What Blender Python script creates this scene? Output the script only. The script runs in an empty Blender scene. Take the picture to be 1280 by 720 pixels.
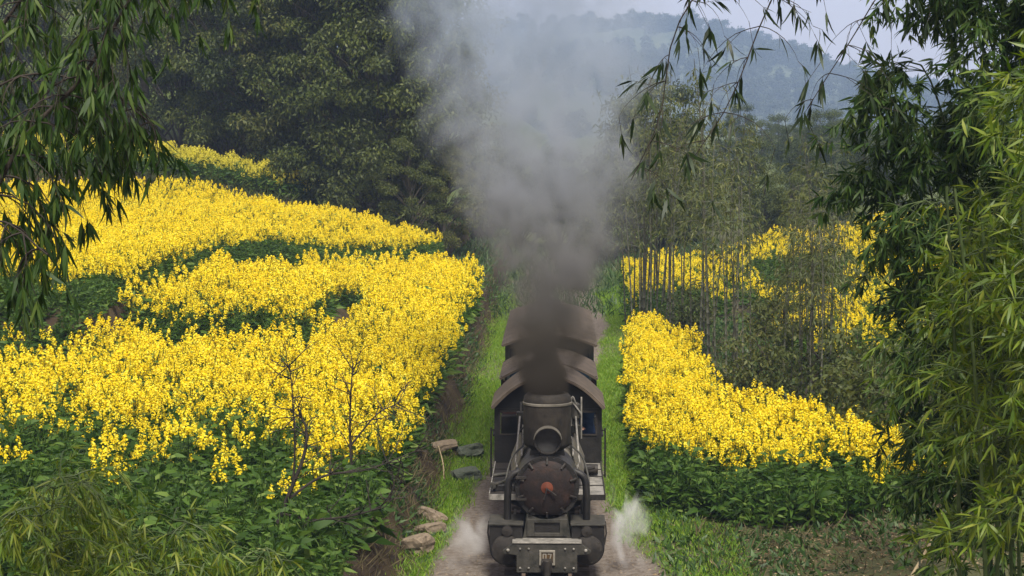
import bpy, math, random
import numpy as np
from mathutils import Vector, Matrix, noise as mnoise

R = math.radians
scene = bpy.context.scene
COL = scene.collection

# ------------------------------------------------------------------ camera
FPX = 2388.0                      # focal length in pixels of the 1280 wide photograph
CAM_H = 7.4
cam_d = bpy.data.cameras.new("camera")
cam = bpy.data.objects.new("camera", cam_d)
COL.objects.link(cam)
cam.location = (0, 0, CAM_H)
cam_d.sensor_width = 36.0
cam_d.lens = 36.0 * FPX / 1280.0
cam_d.clip_end = 6000
cam.rotation_euler = (R(90 - 4.62), 0, R(1.32))
scene.camera = cam

# ------------------------------------------------------------------ world, sun, exposure
SUN_EL, SUN_AZ = 57.0, 168.0       # azimuth clockwise from +Y (north) towards +X
world = bpy.data.worlds.new("World")
scene.world = world
world.use_nodes = True
wt = world.node_tree
wt.nodes.clear()
sky = wt.nodes.new("ShaderNodeTexSky")
sky.sky_type = 'NISHITA'
sky.sun_disc = False
sky.sun_elevation = R(SUN_EL)
sky.sun_rotation = R(SUN_AZ)
sky.dust_density = 3.0
sky.air_density = 1.2
tc = wt.nodes.new("ShaderNodeTexCoord")
cl = wt.nodes.new("ShaderNodeTexNoise")
cl.inputs["Scale"].default_value = 3.0
cl.inputs["Detail"].default_value = 6.0
cmap = wt.nodes.new("ShaderNodeMapping")
cmap.inputs["Scale"].default_value = (1, 1, 3.0)
wt.links.new(tc.outputs["Generated"], cmap.inputs["Vector"])
wt.links.new(cmap.outputs[0], cl.inputs["Vector"])
ccol = wt.nodes.new("ShaderNodeMix"); ccol.data_type = 'RGBA'
ccol.inputs["A"].default_value = (4.3, 3.75, 3.85, 1)      # veiled cloud cover
ccol.inputs["B"].default_value = (6.0, 5.2, 5.3, 1)
wt.links.new(cl.outputs["Fac"], ccol.inputs["Factor"])
smix = wt.nodes.new("ShaderNodeMix"); smix.data_type = 'RGBA'
smix.inputs["Factor"].default_value = 0.82
wt.links.new(sky.outputs[0], smix.inputs["A"])
wt.links.new(ccol.outputs["Result"], smix.inputs["B"])
bg = wt.nodes.new("ShaderNodeBackground")
bg.inputs["Strength"].default_value = 0.095
wt.links.new(smix.outputs["Result"], bg.inputs["Color"])
wo = wt.nodes.new("ShaderNodeOutputWorld")
wt.links.new(bg.outputs[0], wo.inputs["Surface"])

sun_d = bpy.data.lights.new("sun", 'SUN')
sun = bpy.data.objects.new("sun", sun_d)
COL.objects.link(sun)
sun_d.energy = 4.2
sun_d.angle = R(15)
sun_d.color = (1.0, 0.94, 0.84)
sdir = Vector((math.sin(R(SUN_AZ)) * math.cos(R(SUN_EL)), math.cos(R(SUN_AZ)) * math.cos(R(SUN_EL)), math.sin(R(SUN_EL))))
sun.rotation_euler = sdir.to_track_quat('Z', 'Y').to_euler()

vs = scene.view_settings
vs.view_transform = 'Standard'
vs.look = 'None'
vs.exposure = 0.72
vs.gamma = 1.0
vs.use_curve_mapping = False
cy = scene.cycles
cy.use_denoising = True
cy.max_bounces = 6
cy.diffuse_bounces = 3
cy.glossy_bounces = 2
cy.transmission_bounces = 4
cy.volume_bounces = 2
cy.transparent_max_bounces = 8
cy.volume_step_rate = 0.6
cy.volume_max_steps = 256
cy.caustics_reflective = False
cy.caustics_refractive = False

# ------------------------------------------------------------------ helpers
def at(px, py, D):
    """photograph pixel + distance -> world point (layout arithmetic)"""
    return Vector(((px - 695) / FPX * D, D, CAM_H - (py - 167) / FPX * D))

def tag(o, label=None, cat=None, group=None, kind=None):
    if label: o["label"] = label
    if cat: o["category"] = cat
    if group: o["group"] = group
    if kind: o["kind"] = kind
    return o

def empty(name, loc=(0, 0, 0), rz=0.0):
    o = bpy.data.objects.new(name, None)
    o.empty_display_size = 0.2
    COL.objects.link(o)
    o.location = loc
    o.rotation_euler = (0, 0, rz)
    return o

def link_mesh(name, me, mat=None, parent=None):
    o = bpy.data.objects.new(name, me)
    COL.objects.link(o)
    if mat is not None:
        if isinstance(mat, (list, tuple)):
            for m in mat: me.materials.append(m)
        else:
            me.materials.append(mat)
    if parent is not None: o.parent = parent
    return o

def np_mesh(name, V, F, smooth=False, mat_idx=None):
    """V (n,3), F (m,k) uniform polygons -> mesh"""
    V = np.asarray(V, np.float32); F = np.asarray(F, np.int32)
    k = F.shape[1]
    me = bpy.data.meshes.new(name)
    me.vertices.add(len(V)); me.vertices.foreach_set("co", V.ravel())
    me.loops.add(F.size); me.loops.foreach_set("vertex_index", F.ravel())
    me.polygons.add(len(F))
    me.polygons.foreach_set("loop_start", np.arange(0, F.size, k, dtype=np.int32))
    me.polygons.foreach_set("loop_total", np.full(len(F), k, np.int32))
    if smooth: me.polygons.foreach_set("use_smooth", np.ones(len(F), bool))
    if mat_idx is not None: me.polygons.foreach_set("material_index", np.asarray(mat_idx, np.int32))
    me.update(calc_edges=True)
    me.validate()
    return me

class MB:
    """collects shapes into one mesh"""
    def __init__(s): s.v = []; s.f = []; s.sm = []
    def add(s, vs, fs, smooth=False):
        b = len(s.v); s.v += [tuple(v) for v in vs]
        s.f += [tuple(i + b for i in f) for f in fs]; s.sm += [smooth] * len(fs)
        return s
    def box(s, x0, x1, y0, y1, z0, z1):
        return s.add([(x0,y0,z0),(x1,y0,z0),(x1,y1,z0),(x0,y1,z0),(x0,y0,z1),(x1,y0,z1),(x1,y1,z1),(x0,y1,z1)],
                     [(0,3,2,1),(4,5,6,7),(0,1,5,4),(1,2,6,5),(2,3,7,6),(3,0,4,7)])
    def tube(s, pts, r, n=8, cap=True):
        pts = [Vector(p) for p in pts]
        rs = r if isinstance(r, (list, tuple)) else [r] * len(pts)
        vs, fs = [], []
        ref = None
        for i, p in enumerate(pts):
            d = (pts[min(i+1, len(pts)-1)] - pts[max(i-1, 0)]).normalized()
            if ref is None: ref = Vector((0,0,1)) if abs(d.z) < 0.9 else Vector((1,0,0))
            a = (ref - d * ref.dot(d)).normalized(); ref = a; b = d.cross(a)
            for k in range(n):
                t = 2*math.pi*k/n
                vs.append(p + (a*math.cos(t) + b*math.sin(t)) * rs[i])
        for i in range(len(pts)-1):
            for k in range(n):
                fs.append((i*n+k, i*n+(k+1)%n, (i+1)*n+(k+1)%n, (i+1)*n+k))
        if cap:
            fs.append(tuple(range(n))[::-1]); fs.append(tuple(range((len(pts)-1)*n, len(pts)*n)))
        return s.add(vs, fs, n > 4)
    def lathe(s, prof, c=(0,0,0), axis='z', n=28):
        """prof: [(r, h)] along the axis"""
        vs, fs = [], []
        for r, h in prof:
            for k in range(n):
                t = 2*math.pi*k/n
                a, b = r*math.cos(t), r*math.sin(t)
                p = {'z': (a, b, h), 'y': (a, h, b), 'x': (h, a, b)}[axis]
                vs.append((p[0]+c[0], p[1]+c[1], p[2]+c[2]))
        for i in range(len(prof)-1):
            for k in range(n):
                fs.append((i*n+k, i*n+(k+1)%n, (i+1)*n+(k+1)%n, (i+1)*n+k))
        if prof[0][0] > 1e-4: fs.append(tuple(range(n))[::-1])
        if prof[-1][0] > 1e-4: fs.append(tuple(range((len(prof)-1)*n, len(prof)*n)))
        return s.add(vs, fs, True)
    def prism(s, poly, y0, y1):
        """poly in (x,z), extruded along y"""
        n = len(poly)
        vs = [(x, y0, z) for x, z in poly] + [(x, y1, z) for x, z in poly]
        fs = [tuple(range(n)), tuple(range(2*n-1, n-1, -1))]
        for i in range(n): fs.append((i, i+n, (i+1)%n+n, (i+1)%n))
        return s.add(vs, fs)
    def build(s, name, mat, parent=None, bevel=0.0, auto=True):
        me = bpy.data.meshes.new(name)
        me.from_pydata(s.v, [], s.f)
        me.polygons.foreach_set("use_smooth", s.sm)
        me.update()
        import bmesh
        bm = bmesh.new(); bm.from_mesh(me)
        bmesh.ops.recalc_face_normals(bm, faces=bm.faces[:])
        for e in bm.edges:
            if len(e.link_faces) == 2 and e.calc_face_angle(0) > R(40): e.smooth = False
        bm.to_mesh(me); bm.free()
        o = link_mesh(name, me, mat, parent)
        if bevel > 0:
            m = o.modifiers.new("bevel", 'BEVEL'); m.width = bevel; m.segments = 2; m.limit_method = 'ANGLE'
        return o

def spline(P, n):
    P = [np.array(p, float) for p in P]
    if len(P) == 2:
        return np.array([P[0] + (P[1]-P[0])*t for t in np.linspace(0, 1, n)])
    Q = [2*P[0]-P[1]] + P + [2*P[-1]-P[-2]]
    out = []
    segs = len(P)-1
    for t in np.linspace(0, segs-1e-6, n):
        i = int(t); u = t-i
        p0, p1, p2, p3 = Q[i:i+4]
        out.append(0.5*((2*p1)+(-p0+p2)*u+(2*p0-5*p1+4*p2-p3)*u*u+(-p0+3*p1-3*p2+p3)*u**3))
    return np.array(out)

# ------------------------------------------------------------------ materials
def new_mat(name):
    m = bpy.data.materials.new(name); m.use_nodes = True
    nt = m.node_tree; nt.nodes.clear()
    return m, nt, nt.nodes.new, nt.links.new

def ramp(nt, stops):
    r = nt.nodes.new("ShaderNodeValToRGB")
    el = r.color_ramp.elements
    while len(el) < len(stops): el.new(0.5)
    for e, (p, c) in zip(el, stops):
        e.position = p; e.color = (*c, 1)
    return r

def leaf_mat(name, cols, rough=0.5, trans=0.35, spec=0.35, per=0.18):
    m, nt, N, L = new_mat(name)
    g = N("ShaderNodeNewGeometry")
    oi = N("ShaderNodeObjectInfo")
    ad = N("ShaderNodeMath"); ad.operation = 'MULTIPLY_ADD'
    L(g.outputs["Random Per Island"], ad.inputs[0]); ad.inputs[1].default_value = 1-per
    mm = N("ShaderNodeMath"); mm.operation = 'MULTIPLY'; mm.inputs[1].default_value = per
    L(oi.outputs["Random"], mm.inputs[0]); L(mm.outputs[0], ad.inputs[2])
    r = ramp(nt, [(i/(len(cols)-1), c) for i, c in enumerate(cols)])
    L(ad.outputs[0], r.inputs[0])
    p = N("ShaderNodeBsdfPrincipled")
    L(r.outputs[0], p.inputs["Base Color"])
    p.inputs["Roughness"].default_value = rough
    p.inputs["Specular IOR Level"].default_value = spec
    t = N("ShaderNodeBsdfTranslucent")
    hs = N("ShaderNodeHueSaturation"); hs.inputs["Value"].default_value = 1.25; hs.inputs["Saturation"].default_value = 1.1
    L(r.outputs[0], hs.inputs["Color"]); L(hs.outputs[0], t.inputs["Color"])
    mx = N("ShaderNodeMixShader"); mx.inputs[0].default_value = trans
    L(p.outputs[0], mx.inputs[1]); L(t.outputs[0], mx.inputs[2])
    o = N("ShaderNodeOutputMaterial"); L(mx.outputs[0], o.inputs["Surface"])
    return m

def solid_mat(name, c1, c2, scale=8.0, rough=0.7, metal=0.0, bump=0.15, detail=5, rough2=None, c3=None, coord="Object", spec=0.25):
    m, nt, N, L = new_mat(name)
    tcn = N("ShaderNodeTexCoord")
    n1 = N("ShaderNodeTexNoise"); n1.inputs["Scale"].default_value = scale; n1.inputs["Detail"].default_value = detail
    n1.inputs["Roughness"].default_value = 0.65
    L(tcn.outputs[coord], n1.inputs["Vector"])
    st = [(0.3, c1), (0.7, c2)] if c3 is None else [(0.28, c1), (0.52, c2), (0.72, c3)]
    r = ramp(nt, st); L(n1.outputs["Fac"], r.inputs[0])
    p = N("ShaderNodeBsdfPrincipled")
    L(r.outputs[0], p.inputs["Base Color"])
    p.inputs["Metallic"].default_value = metal
    p.inputs["Specular IOR Level"].default_value = spec
    mr = N("ShaderNodeMapRange"); L(n1.outputs["Fac"], mr.inputs["Value"])
    mr.inputs["To Min"].default_value = rough; mr.inputs["To Max"].default_value = rough if rough2 is None else rough2
    L(mr.outputs[0], p.inputs["Roughness"])
    n2 = N("ShaderNodeTexNoise"); n2.inputs["Scale"].default_value = scale*6; n2.inputs["Detail"].default_value = 4
    L(tcn.outputs[coord], n2.inputs["Vector"])
    b = N("ShaderNodeBump"); b.inputs["Strength"].default_value = bump; b.inputs["Distance"].default_value = 0.02
    L(n2.outputs["Fac"], b.inputs["Height"]); L(b.outputs[0], p.inputs["Normal"])
    o = N("ShaderNodeOutputMaterial"); L(p.outputs[0], o.inputs["Surface"])
    return m

M = {}
M['black_iron'] = solid_mat("black_iron", (0.004, 0.004, 0.004), (0.016, 0.014, 0.012), 5, 0.32, 0.0, 0.2, rough2=0.7, spec=0.4)
M['grimy_iron'] = solid_mat("grimy_iron", (0.007, 0.0065, 0.006), (0.036, 0.030, 0.024), 7, 0.4, 0.0, 0.25, rough2=0.8, spec=0.35)
M['grey_plate'] = solid_mat("grey_plate", (0.016, 0.017, 0.014), (0.065, 0.060, 0.050), 6, 0.5, 0.1, 0.2, rough2=0.75)
M['pale_steel'] = solid_mat("pale_steel", (0.12, 0.115, 0.10), (0.38, 0.36, 0.32), 9, 0.4, 0.3, 0.15, rough2=0.65)
M['cladding'] = solid_mat("boiler_cladding", (0.045, 0.042, 0.034), (0.17, 0.155, 0.125), 4, 0.5, 0.1, 0.2, rough2=0.7)
M['chimney_soot'] = solid_mat("chimney_soot", (0.008, 0.007, 0.006), (0.034, 0.028, 0.021), 5, 0.6, 0.0, 0.25, rough2=0.85)
M['rusty_door'] = solid_mat("rusty_door", (0.006, 0.005, 0.005), (0.016, 0.010, 0.008), 5, 0.55, 0.0, 0.25, rough2=0.8, c3=(0.036, 0.019, 0.014))
M['rust_orange'] = solid_mat("rust_orange", (0.07, 0.018, 0.010), (0.15, 0.042, 0.02), 9, 0.7, 0.0, 0.2)
M['roof_brown'] = solid_mat("roof_brown", (0.055, 0.043, 0.032), (0.125, 0.098, 0.072), 3, 0.7, 0.0, 0.15, rough2=0.9)
M['dark_red'] = solid_mat("dark_red_paint", (0.035, 0.012, 0.010), (0.075, 0.028, 0.022), 4, 0.6, 0.0, 0.15)
M['dark_green'] = solid_mat("dark_carriage_paint", (0.016, 0.022, 0.020), (0.04, 0.048, 0.042), 4, 0.5, 0.0, 0.15)
M['window_dark'] = solid_mat("dark_window_glass", (0.006, 0.012, 0.018), (0.012, 0.03, 0.05), 3, 0.15, 0.0, 0.02)
M['lamp_glass'] = solid_mat("lamp_glass", (0.02, 0.02, 0.02), (0.06, 0.06, 0.06), 3, 0.12, 0.0, 0.0)
M['coal'] = solid_mat("coal", (0.008, 0.008, 0.008), (0.03, 0.03, 0.03), 20, 0.5, 0.0, 0.6)
M['plate_paint'] = solid_mat("faded_plate_paint", (0.14, 0.13, 0.105), (0.26, 0.24, 0.20), 10, 0.7)
M['plate_field'] = solid_mat("plate_field", (0.05, 0.03, 0.012), (0.09, 0.055, 0.025), 14, 0.7)
M['skin'] = solid_mat("skin", (0.42, 0.24, 0.17), (0.5, 0.30, 0.22), 8, 0.55, 0, 0.03)
M['blue_cloth'] = solid_mat("blue_cloth", (0.03, 0.06, 0.14), (0.06, 0.11, 0.22), 10, 0.85, 0, 0.3)
M['hair'] = solid_mat("black_hair", (0.008, 0.007, 0.006), (0.02, 0.017, 0.014), 30, 0.5, 0, 0.2)
M['rail_steel'] = solid_mat("rail_steel", (0.10, 0.07, 0.05), (0.22, 0.17, 0.13), 8, 0.45, 0.4, 0.1)
M['sleeper'] = solid_mat("sleeper_timber", (0.05, 0.04, 0.03), (0.12, 0.095, 0.07), 6, 0.85, 0, 0.4)
M['stone'] = solid_mat("field_stone", (0.11, 0.085, 0.06), (0.26, 0.205, 0.145), 4, 0.85, 0, 0.5)
M['dark_stone'] = solid_mat("mossy_stone", (0.045, 0.06, 0.045), (0.11, 0.12, 0.09), 5, 0.9, 0, 0.5)
M['bark'] = solid_mat("bark", (0.035, 0.03, 0.022), (0.10, 0.085, 0.06), 6, 0.9, 0, 0.5)
M['twig'] = solid_mat("dark_twig", (0.012, 0.010, 0.008), (0.045, 0.036, 0.028), 6, 0.8, 0, 0.3)
M['dry_cane'] = solid_mat("dry_cane", (0.30, 0.23, 0.13), (0.45, 0.36, 0.22), 6, 0.7, 0, 0.2)
M['culm_green'] = solid_mat("green_culm", (0.035, 0.06, 0.016), (0.08, 0.11, 0.035), 3, 0.55, 0, 0.1)
M['culm_dark'] = solid_mat("dark_culm", (0.030, 0.030, 0.020), (0.085, 0.085, 0.055), 3, 0.6, 0, 0.1)
M['culm_grey'] = solid_mat("grey_culm", (0.045, 0.05, 0.035), (0.12, 0.12, 0.085), 2, 0.6, 0, 0.1)

M['bamboo_dark'] = leaf_mat("bamboo_leaf_dark", [(0.012, 0.030, 0.006), (0.025, 0.058, 0.010), (0.048, 0.092, 0.016), (0.11, 0.15, 0.03)], 0.5, 0.35, 0.2)
M['bamboo_black'] = leaf_mat("bamboo_leaf_deep", [(0.006, 0.014, 0.004), (0.012, 0.028, 0.007), (0.022, 0.045, 0.01), (0.05, 0.075, 0.018)], 0.5, 0.25)
M['bamboo_mid'] = leaf_mat("bamboo_leaf_mid", [(0.025, 0.055, 0.012), (0.045, 0.09, 0.018), (0.075, 0.13, 0.025), (0.14, 0.17, 0.045)], 0.42, 0.38)
M['bamboo_yellow'] = leaf_mat("bamboo_leaf_yellow", [(0.045, 0.09, 0.010), (0.09, 0.15, 0.014), (0.15, 0.21, 0.02), (0.26, 0.28, 0.045)], 0.45, 0.4)
M['bamboo_haze'] = leaf_mat("bamboo_leaf_olive", [(0.03, 0.045, 0.012), (0.06, 0.08, 0.018), (0.10, 0.12, 0.026), (0.16, 0.16, 0.05)], 0.55, 0.3)
M['tree_dark'] = leaf_mat("tree_leaf_dark", [(0.016, 0.028, 0.006), (0.036, 0.054, 0.010), (0.066, 0.088, 0.014), (0.12, 0.135, 0.022)], 0.55, 0.3, 0.3, 0.4)
M['tree_olive'] = leaf_mat("tree_leaf_olive", [(0.028, 0.042, 0.010), (0.06, 0.08, 0.016), (0.10, 0.115, 0.024), (0.16, 0.15, 0.04)], 0.55, 0.3, 0.3, 0.4)
M['pine'] = leaf_mat("far_tree_leaf", [(0.02, 0.032, 0.016), (0.04, 0.055, 0.024), (0.06, 0.075, 0.03)], 0.7, 0.2)
M['rape_leaf'] = leaf_mat("rape_leaf", [(0.018, 0.045, 0.007), (0.040, 0.088, 0.011), (0.075, 0.14, 0.018), (0.17, 0.235, 0.05)], 0.55, 0.35, 0.18)
M['rape_bloom'] = leaf_mat("rape_bloom", [(0.66, 0.46, 0.006), (0.80, 0.63, 0.012), (0.82, 0.70, 0.035), (0.80, 0.76, 0.12)], 0.7, 0.35, 0.15)
M['pale_bloom'] = leaf_mat("pale_rape_bloom", [(0.55, 0.48, 0.03), (0.62, 0.56, 0.06), (0.66, 0.62, 0.12)], 0.7, 0.35, 0.15)
M['grass'] = leaf_mat("verge_grass", [(0.08, 0.17, 0.012), (0.13, 0.26, 0.016), (0.19, 0.32, 0.025), (0.27, 0.33, 0.05)], 0.55, 0.4)
M['dry_grass'] = leaf_mat("dry_grass", [(0.05, 0.045, 0.02), (0.09, 0.075, 0.035), (0.14, 0.11, 0.055), (0.10, 0.10, 0.03)], 0.7, 0.3)
M['weed'] = leaf_mat("weed_leaf", [(0.02, 0.05, 0.014), (0.04, 0.085, 0.018), (0.07, 0.13, 0.025)], 0.5, 0.3)

# ------------------------------------------------------------------ terrain
def smooth(a, b, x):
    t = np.clip((np.asarray(x, float)-a)/(b-a), 0, 1)
    return t*t*(3-2*t)

def seg_interp(x, xs, ys): return np.interp(x, xs, ys)

# front edge of the upper terrace: D as a function of u = -X
T2_U = [2.0, 5.5, 6.3, 8.2, 11.2, 11.9, 12.2, 40]
T2_D = [200, 86, 80, 77, 67, 60, 49.5, 47.5]
CP2 = np.array([(10.8,50,2.5),(14,50,2.7),(20,50,3.0),(12.5,62,2.75),(16,62,3.1),(8.2,78,1.95),(7,82,1.7),(13,80,3.35),(20,80,3.95),(28,80,4.3),(10.5,86,2.8),(6,90,1.6),(18,90,4.2)])

def idw(u, D, cp, p=2.5):
    num = 0; den = 0
    for a, b, z in cp:
        w = 1.0/(((u-a)**2+((D-b)*0.5)**2)+0.8)**(p/2)
        num = num+w*z; den = den+w
    return num/den

def wobble(X, Y):
    return (np.sin(X*1.7+Y*0.31)+np.sin(X*0.63-Y*0.83+1.3)+np.sin(X*2.9+Y*1.9+.5)*0.5)/2.5

def bank_x(Y):
    return 2.50+0.10*np.sin(Y*0.45)+0.06*np.sin(Y*1.3+1)

def ground(X, Y):
    X = np.asarray(X, float); Y = np.asarray(Y, float)
    u = -X
    w = wobble(X, Y)
    # left terrace 1
    t1 = seg_interp(Y, [0, 20, 33, 42, 64, 74, 84, 120], [1.0, 0.9, 0.62, 0.5, 1.05, 1.2, 1.25, 1.3])+0.035*np.clip(u-3, 0, 15)
    bx = bank_x(Y)
    left = t1*smooth(bx, bx+seg_interp(Y, [26, 42, 60], [0.70, 0.58, 0.42]), u)
    left = left+0.05*w*smooth(bx, bx+0.6, u)
    # small raised plot between the terraces
    plot = smooth(-0.5, 0.5, Y-(51.2+0.5*np.sin(u*1.7)))*smooth(6.0, 6.9, u+0.25*np.sin(Y*0.9))*smooth(64.5, 60.5, Y)
    left = left+0.8*plot
    # terrace 2
    fe = seg_interp(u, T2_U, T2_D)+0.6*np.sin(u*1.4)+0.35*np.sin(u*3.1)
    up = smooth(-1.6, 1.2, Y-fe)
    t2 = idw(u, Y, CP2)
    left = np.where(u > 4, left+(np.maximum(t2, left)-left)*up, left)
    # terrace 3 and the hill behind
    f3 = seg_interp(u, [0, 6, 9, 13, 20, 40], [130, 104, 96, 92, 88, 86])
    up3 = smooth(-1.0, 2.2, Y-f3)
    t3 = seg_interp(u, [0, 8, 11, 16, 20, 40], [1.8, 2.8, 3.7, 5.0, 5.7, 6.6])
    left = np.where(u > 4, left+np.maximum(t3-left, 0)*up3, left)
    hill = smooth(104, 150, Y)*seg_interp(u, [0, 6, 25, 60], [0, 1.0, 9, 14])
    left = left+hill*(u > 0)
    # right side
    r = 0.03*w*smooth(1.8, 3.0, X)+0.10*smooth(1.5, 2.2, X)+0.04*np.clip(X-2.5, 0, 20)
    r = r+seg_interp(X, [0, 4, 7, 12, 20], [0, 0, 0.25, 0.8, 1.6])
    r = r+smooth(62, 80, Y)*smooth(1.8, 4, X)*0.55
    r = r+smooth(90, 160, Y)*smooth(0, 30, X)*0.6
    z = np.where(X < -1.5, left, np.where(X > 1.4, r, 0))
    # the low ground under the camera falls no further: gentle roughness on the trackside
    z = z+0.018*w*(np.abs(X) > 0.9)
    far = smooth(160, 420, Y)*9.0
    return z+far*0.35

xs = np.unique(np.concatenate([np.linspace(-1500, -60, 22), np.linspace(-60, -25, 15), np.linspace(-25, -8, 70), np.linspace(-8, -3.2, 34),
                               np.linspace(-3.2, 2.6, 54), np.linspace(2.6, 12, 50), np.linspace(12, 40, 24), np.linspace(40, 1500, 22)]))
ys = np.unique(np.concatenate([np.linspace(-60, 20, 14), np.linspace(20, 30, 16), np.linspace(30, 100, 240), np.linspace(100, 180, 40), np.linspace(180, 2200, 44)]))
GX, GY = np.meshgrid(xs, ys)
GZ = ground(GX, GY)
nx, ny = len(xs), len(ys)
V = np.stack([GX.ravel(), GY.ravel(), GZ.ravel()], 1)
ii, jj = np.meshgrid(np.arange(nx-1), np.arange(ny-1))
a = (jj*nx+ii).ravel()
F = np.stack([a, a+1, a+nx+1, a+nx], 1)
me = np_mesh("ground", V, F, smooth=True)

def grass_amount(X, Y):
    """1 where the verge is green, 0 where it is trodden gravel"""
    X = np.asarray(X, float); Y = np.asarray(Y, float)
    w = wobble(X*1.3, Y*0.8)*0.22
    li = seg_interp(Y, [30, 35, 40, 48, 60, 80], [2.15, 1.95, 1.55, 1.35, 1.35, 1.7])     # inner edge of the left verge
    gl = smooth(li-0.15, li+0.2, -X+w)*(X < 0)
    ri = seg_interp(Y, [30, 32.5, 34.5, 45, 60, 70], [2.1, 1.6, 1.05, 1.0, 1.15, 1.9])
    gr = smooth(ri-0.12, ri+0.2, X+w)*(X >= 0)
    g = gl+gr
    patch = smooth(-0.75, -0.1, wobble(X*0.7+3, Y*0.45))
    return np.clip(g*(0.45+0.55*patch), 0, 1)

bx = bank_x(GY)
gm = grass_amount(GX, GY)
soil = np.where(GX < -2.4, 1.0, 0.0)*(1-0.0*GX)
gm = np.where(GX < -bx+0.05, 0.12, gm)
gm = np.where((GX > 3.2) & (GX <= 14), gm*0.45, gm)
gm = np.where((GX < -40) | (GY > 115) | (GX > 14), 0.75, gm)
att = me.attributes.new("grass", 'FLOAT', 'POINT'); att.data.foreach_set("value", gm.ravel().astype(np.float32))
sl = np.where(GX < -bx+0.08, 1.0, 0.0)
sl = np.maximum(sl, smooth(2.2, 3.6, GX)*0.75)
sl = sl*(GY < 170)
att = me.attributes.new("soil", 'FLOAT', 'POINT'); att.data.foreach_set("value", sl.ravel().astype(np.float32))

def ground_material():
    m, nt, N, L = new_mat("ground_soil_and_turf")
    tcn = N("ShaderNodeTexCoord")
    def nz(s, d=5, rgh=0.6):
        n = N("ShaderNodeTexNoise"); n.inputs["Scale"].default_value = s; n.inputs["Detail"].default_value = d
        n.inputs["Roughness"].default_value = rgh
        L(tcn.outputs["Object"], n.inputs["Vector"]); return n
    n1, n2, n3 = nz(1.2), nz(14, 6, 0.7), nz(0.35, 4)
    vor = N("ShaderNodeTexVoronoi"); vor.inputs["Scale"].default_value = 16; L(tcn.outputs["Object"], vor.inputs["Vector"])
    grav = ramp(nt, [(0.25, (0.04, 0.029, 0.020)), (0.5, (0.095, 0.070, 0.050)), (0.78, (0.20, 0.165, 0.13))]); L(n2.outputs["Fac"], grav.inputs[0])
    vr = ramp(nt, [(0.0, (0.36, 0.34, 0.31)), (1.0, (0.07, 0.055, 0.042))]); L(vor.outputs["Color"], vr.inputs[0])
    gmx = N("ShaderNodeMix"); gmx.data_type = 'RGBA'; gmx.inputs["Factor"].default_value = 0.3
    L(grav.outputs[0], gmx.inputs["A"]); L(vr.outputs[0], gmx.inputs["B"])
    so = ramp(nt, [(0.3, (0.018, 0.013, 0.008)), (0.55, (0.050, 0.032, 0.019)), (0.8, (0.095, 0.06, 0.036))]); L(n1.outputs["Fac"], so.inputs[0])
    tu = ramp(nt, [(0.3, (0.035, 0.055, 0.012)), (0.7, (0.085, 0.12, 0.022))]); L(n2.outputs["Fac"], tu.inputs[0])
    aS = N("ShaderNodeAttribute"); aS.attribute_name = "soil"
    aG = N("ShaderNodeAttribute"); aG.attribute_name = "grass"
    m1 = N("ShaderNodeMix"); m1.data_type = 'RGBA'
    L(aS.outputs["Fac"], m1.inputs["Factor"]); L(gmx.outputs["Result"], m1.inputs["A"]); L(so.outputs[0], m1.inputs["B"])
    br = N("ShaderNodeMath"); br.operation = 'MULTIPLY_ADD'; br.use_clamp = True
    L(n1.outputs["Fac"], br.inputs[0]); br.inputs[1].default_value = 0.7
    sb = N("ShaderNodeMath"); sb.operation = 'MULTIPLY_ADD'; L(aG.outputs["Fac"], sb.inputs[0]); sb.inputs[1].default_value = 1.25; sb.inputs[2].default_value = -0.45
    L(sb.outputs[0], br.inputs[2])
    m2 = N("ShaderNodeMix"); m2.data_type = 'RGBA'
    L(br.outputs[0], m2.inputs["Factor"]); L(m1.outputs["Result"], m2.inputs["A"]); L(tu.outputs[0], m2.inputs["B"])
    p = N("ShaderNodeBsdfPrincipled"); p.inputs["Roughness"].default_value = 0.92; p.inputs["Specular IOR Level"].default_value = 0.2
    L(m2.outputs["Result"], p.inputs["Base Color"])
    b = N("ShaderNodeBump"); b.inputs["Strength"].default_value = 0.7; b.inputs["Distance"].default_value = 0.04
    L(n2.outputs["Fac"], b.inputs["Height"]); L(b.outputs[0], p.inputs["Normal"])
    o = N("ShaderNodeOutputMaterial"); L(p.outputs[0], o.inputs["Surface"])
    return m

o = link_mesh("ground", me, ground_material()); tag(o, "sloping earth ground with gravel trackside and soil terraces", "ground", kind="structure")

MD = 1650.0
# mountain ridge far behind, right of the smoke
def ridge_h(x):
    px = 695+x/MD*FPX
    y = seg_interp(px, [-400, 0, 300, 560, 700, 780, 850, 900, 960, 1000, 1060, 1130, 1280, 1700],
                   [20, 30, 36, 44, 50, 46, 42, 54, 74, 94, 110, 122, 110, 80])
    return CAM_H-(y-167)/FPX*MD

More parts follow.
